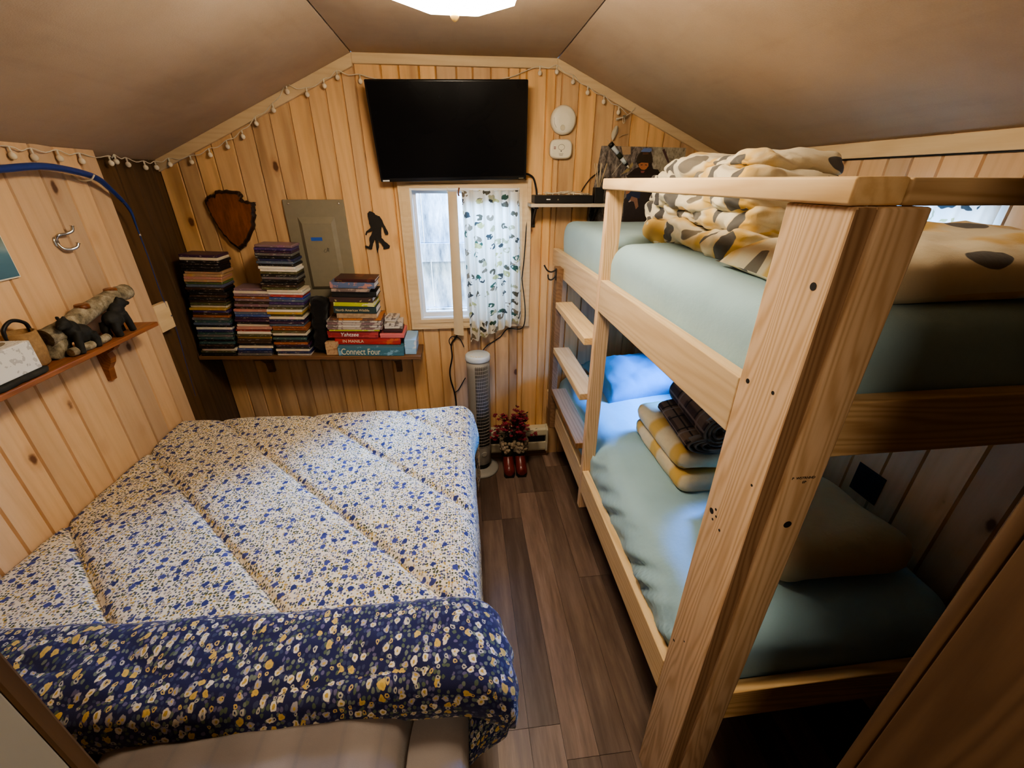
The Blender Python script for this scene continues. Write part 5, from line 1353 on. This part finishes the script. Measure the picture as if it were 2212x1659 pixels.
def bear(y, x, s, flip):
    bb = B(); f = flip
    bb.ball((x, y, SZ+.062*s), .030*s, .042*s, .034*s, 14)
    bb.ball((x, y+.030*s*f, SZ+.090*s), .026*s, .030*s, .030*s, 14)
    bb.ball((x+.008*s, y+.052*s*f, SZ+.112*s), .020*s, .022*s, .021*s, 12)
    bb.ball((x+.014*s, y+.073*s*f, SZ+.106*s), .010*s, .014*s, .009*s, 10)
    for q in (-1, 1): bb.ball((x+.010*s*q, y+.044*s*f, SZ+.132*s), .007*s, .005*s, .008*s, 8)
    for q in (-1, 1):
        bb.tube([(x+q*.018*s, y-.022*s*f, SZ+.055*s), (x+q*.020*s, y-.030*s*f, SZ+.028*s), (x+q*.020*s, y-.024*s*f, SZ+.001)], [.018*s, .015*s, .013*s], 10)
        bb.tube([(x+q*.018*s, y+.030*s*f, SZ+.078*s), (x+q*.020*s, y+.042*s*f, SZ+.040*s), (x+q*.020*s, y+.048*s*f, SZ+.001)], [.016*s, .013*s, .012*s], 10)
    b_ = build('bear', bb, M['bear'], t); md_ = b_.modifiers.new('merge', 'REMESH'); md_.mode = 'VOXEL'; md_.voxel_size = .0035; md_.use_smooth_shade = True
bear(1.70, -1.463, 1.05, -1); bear(1.875, -1.463, 1.08, 1)
# tissue box on a dark tray, basket, hook, picture, stub, rod
t = thing('tissue_box', 'white leaf print tissue box at the near end of left shelf', 'tissue box', (-1.49, 1.40, SZ))
bb = B(); bb.box(XP+.012, SXF-.008, 1.290, 1.476, SZ+.0225, SZ+.118, .004); build('carton', bb, M['tissue'], t)
bb = B(); n = 20; bb.prism([(-1.49+.032*cos(2*pi*k/n), 1.396+.06*sin(2*pi*k/n)) for k in range(n)], SZ+.1182, SZ+.119, 'XY'); build('opening', bb, M['panel_grey'], t)
bb = B(); bb.grid(lambda a, b: (-1.49+.02*sin(a*9)*(1-b)+.03*(a-.5), 1.396+.045*(a-.5)*(1+b), SZ+.1192+.05*b*(1-.5*abs(a-.5))), 14, 6); build('tissue', bb, M['paper'], t, fix=False)
bb = B(); cloth_box(bb, XP+.004, SXF-.002, 1.27, 1.490, SZ+.0004, SZ+.0222, r=.010, nx=10, ny=20, nz=4, amp=.006, fr=30)
solo('stone_tray', bb, M['stone'], 'dark rough stone slab under the tissue box', 'tray', (-1.49, 1.4, SZ))
t = thing('wicker_basket', 'round tan basket with dark handle behind the tissue box', 'basket', (-1.515, 1.542, SZ))
bb = B(); bb.lathe([(.036, .0005), (.044, .01), (.048, .06), (.044, .125), (.040, .126), (.038, .07), (.03, .01)], (-1.515, 1.542, SZ), 26, caps=True); build('basket_body', bb, M['wicker'], t)
bb = B(); bb.tube(smooth_path([(-1.515, 1.499, SZ+.11), (-1.515, 1.503, SZ+.145), (-1.515, 1.542, SZ+.165), (-1.515, 1.581, SZ+.145), (-1.515, 1.585, SZ+.11)]), .006, 8); build('handle', bb, M['black'], t)
t = thing('coat_hook', 'silver double coat hook on the left pine wall', 'hook', (XP, 1.91, 1.79))
bb = B(); bb.lathe([(.013, 0), (.012, .004), (.009, .006)], (0, 0, 0), 16, sx=1., sy=1.5); xform(bb, Matrix.Translation((XP+.0003, 1.895, 1.775)) @ Matrix.Rotation(pi/2, 4, 'Y') @ Matrix.Rotation(pi/2, 4, 'Z')); build('plate', bb, M['steel'], t)
bb = B(); bb.tube(smooth_path([(XP+.004, 1.895, 1.782), (XP+.016, 1.899, 1.800), (XP+.026, 1.925, 1.803), (XP+.036, 1.945, 1.812), (XP+.038, 1.951, 1.830)]), [.0055]*28+[.0055]*4+[.009], 10); build('hook_arm', bb, M['steel'], t)
bb = B(); bb.tube(smooth_path([(XP+.004, 1.895, 1.772), (XP+.014, 1.897, 1.752), (XP+.026, 1.918, 1.746), (XP+.036, 1.936, 1.752), (XP+.038, 1.945, 1.765)]), [.0055]*28+[.0055]*4+[.008], 10); build('hook_arm', bb, M['steel'], t)
t = thing('framed_picture', 'blue sea and sky picture at left edge above the tissue box', 'picture', (XP, 1.5, 1.79))
bb = B(); bb.box(XP+.0003, XP+.010, 1.30, 1.690, 1.684, 1.90, .001); build('backing', bb, M['white_plastic'], t)
M['sea'] = None
def seamat():
    m, nt, b = new_mat('sea_print'); co = nd(nt, 'ShaderNodeTexCoord').outputs['Object']
    n = noise(nt, vmul(nt, co, (1, 1, 3)), 9., 3); sp = nd(nt, 'ShaderNodeSeparateXYZ', {0: co})
    z = mth(nt, 'ADD', sp.outputs[2], mth(nt, 'MULTIPLY', n, .08))
    k = nd(nt, 'ShaderNodeMapRange', {0: z, 1: -.10, 2: .15}).outputs[0]
    nt.links.new(ramp(nt, k, [(0, (.04, .10, .17)), (.4, (.10, .22, .28)), (.55, (.24, .34, .36)), (.75, (.16, .20, .10)), (1, (.05, .07, .03))]), b.inputs['Base Color']); setb(b, rough=.3); return m
M['sea'] = seamat()
bb = B(); bb.box(XP+.0101, XP+.011, 1.306, 1.686, 1.689, 1.895); build('print', bb, M['sea'], t)
bb = B(); bb.box(XP-.028, XP+.0, 2.2725, 2.385, 1.275, 1.415, .003)
solo('pine_block', bb, M['pine_trim_y'], 'short pine block fixed to the end of the left wall', 'wood block', (XP-.01, 2.33, 1.275))
t = thing('fishing_rod', 'bent blue fishing rod curving over left wall into dark recess', 'fishing rod', (-1.52, 2.2, 1.9))
RP = smooth_path([(-1.49, 1.45, 1.995), (-1.49, 1.60, 2.013), (-1.495, 1.745, 2.027), (-1.50, 1.92, 2.037), (-1.51, 2.125, 2.008), (-1.525, 2.225, 1.955), (-1.545, 2.325, 1.87), (-1.555, 2.345, 1.78), (-1.560, 2.356, 1.646), (-1.565, 2.36, 1.448), (-1.57, 2.385, 1.267), (-1.575, 2.37, 1.05), (-1.58, 2.36, .86)], 8)
nR = len(RP); bb = B(); bb.tube(RP, [.0125 if i/nR < .36 else max(.0022, .0125*(1-(i/nR-.36)/.30)) if i/nR < .62 else .0022*(1-.4*(i/nR-.62)/.38) for i in range(nR)], 10); rodb = build('rod_blank', bb, M['rod'], t)
for f in (.35, .47, .60, .80):
    p = RP[int(f*nR)]; bb = B(); bb.tube([p+Vector((0, .006*cos(a)+.004, .012+.006*sin(a)-.012)) for a in [k*pi/5 for k in range(11)]], .0022, 6); bb.ball(p, .0085 if f < .5 else .006, None, None, 8); build('line_guide', bb, M['steel'], t)
for y, z in ((1.62, 2.017), (2.10, 2.014)):
    bb = B(); bb.tube(smooth_path([(XP+.0005, y, z-.005), (XP+.03, y, z-.024), (XP+.065, y, z-.020), (XP+.085, y, z-.002)]), .003, 6); solo('wire_hook', bb, M['wire'], 'small wire hook holding the blue rod '+('near the frame edge' if y < 2 else 'above the silver coat hook'), 'hook', (XP, y, z))

# text curves become meshes
dg = bpy.context.evaluated_depsgraph_get()
for o in [o for o in bpy.data.objects if o.type == 'FONT']:
    me = bpy.data.meshes.new_from_object(o.evaluated_get(dg)); n = o.name; par, ml = o.parent, o.matrix_local.copy(); mt = o.data.materials[0]
    bpy.data.objects.remove(o)
    o2 = bpy.data.objects.new(n, me); COL.objects.link(o2); o2.parent = par; o2.matrix_local = ml
    if not me.materials: me.materials.append(mt)
for o in [o for o in bpy.data.objects if o.name.startswith('tmp')]: bpy.data.objects.remove(o)
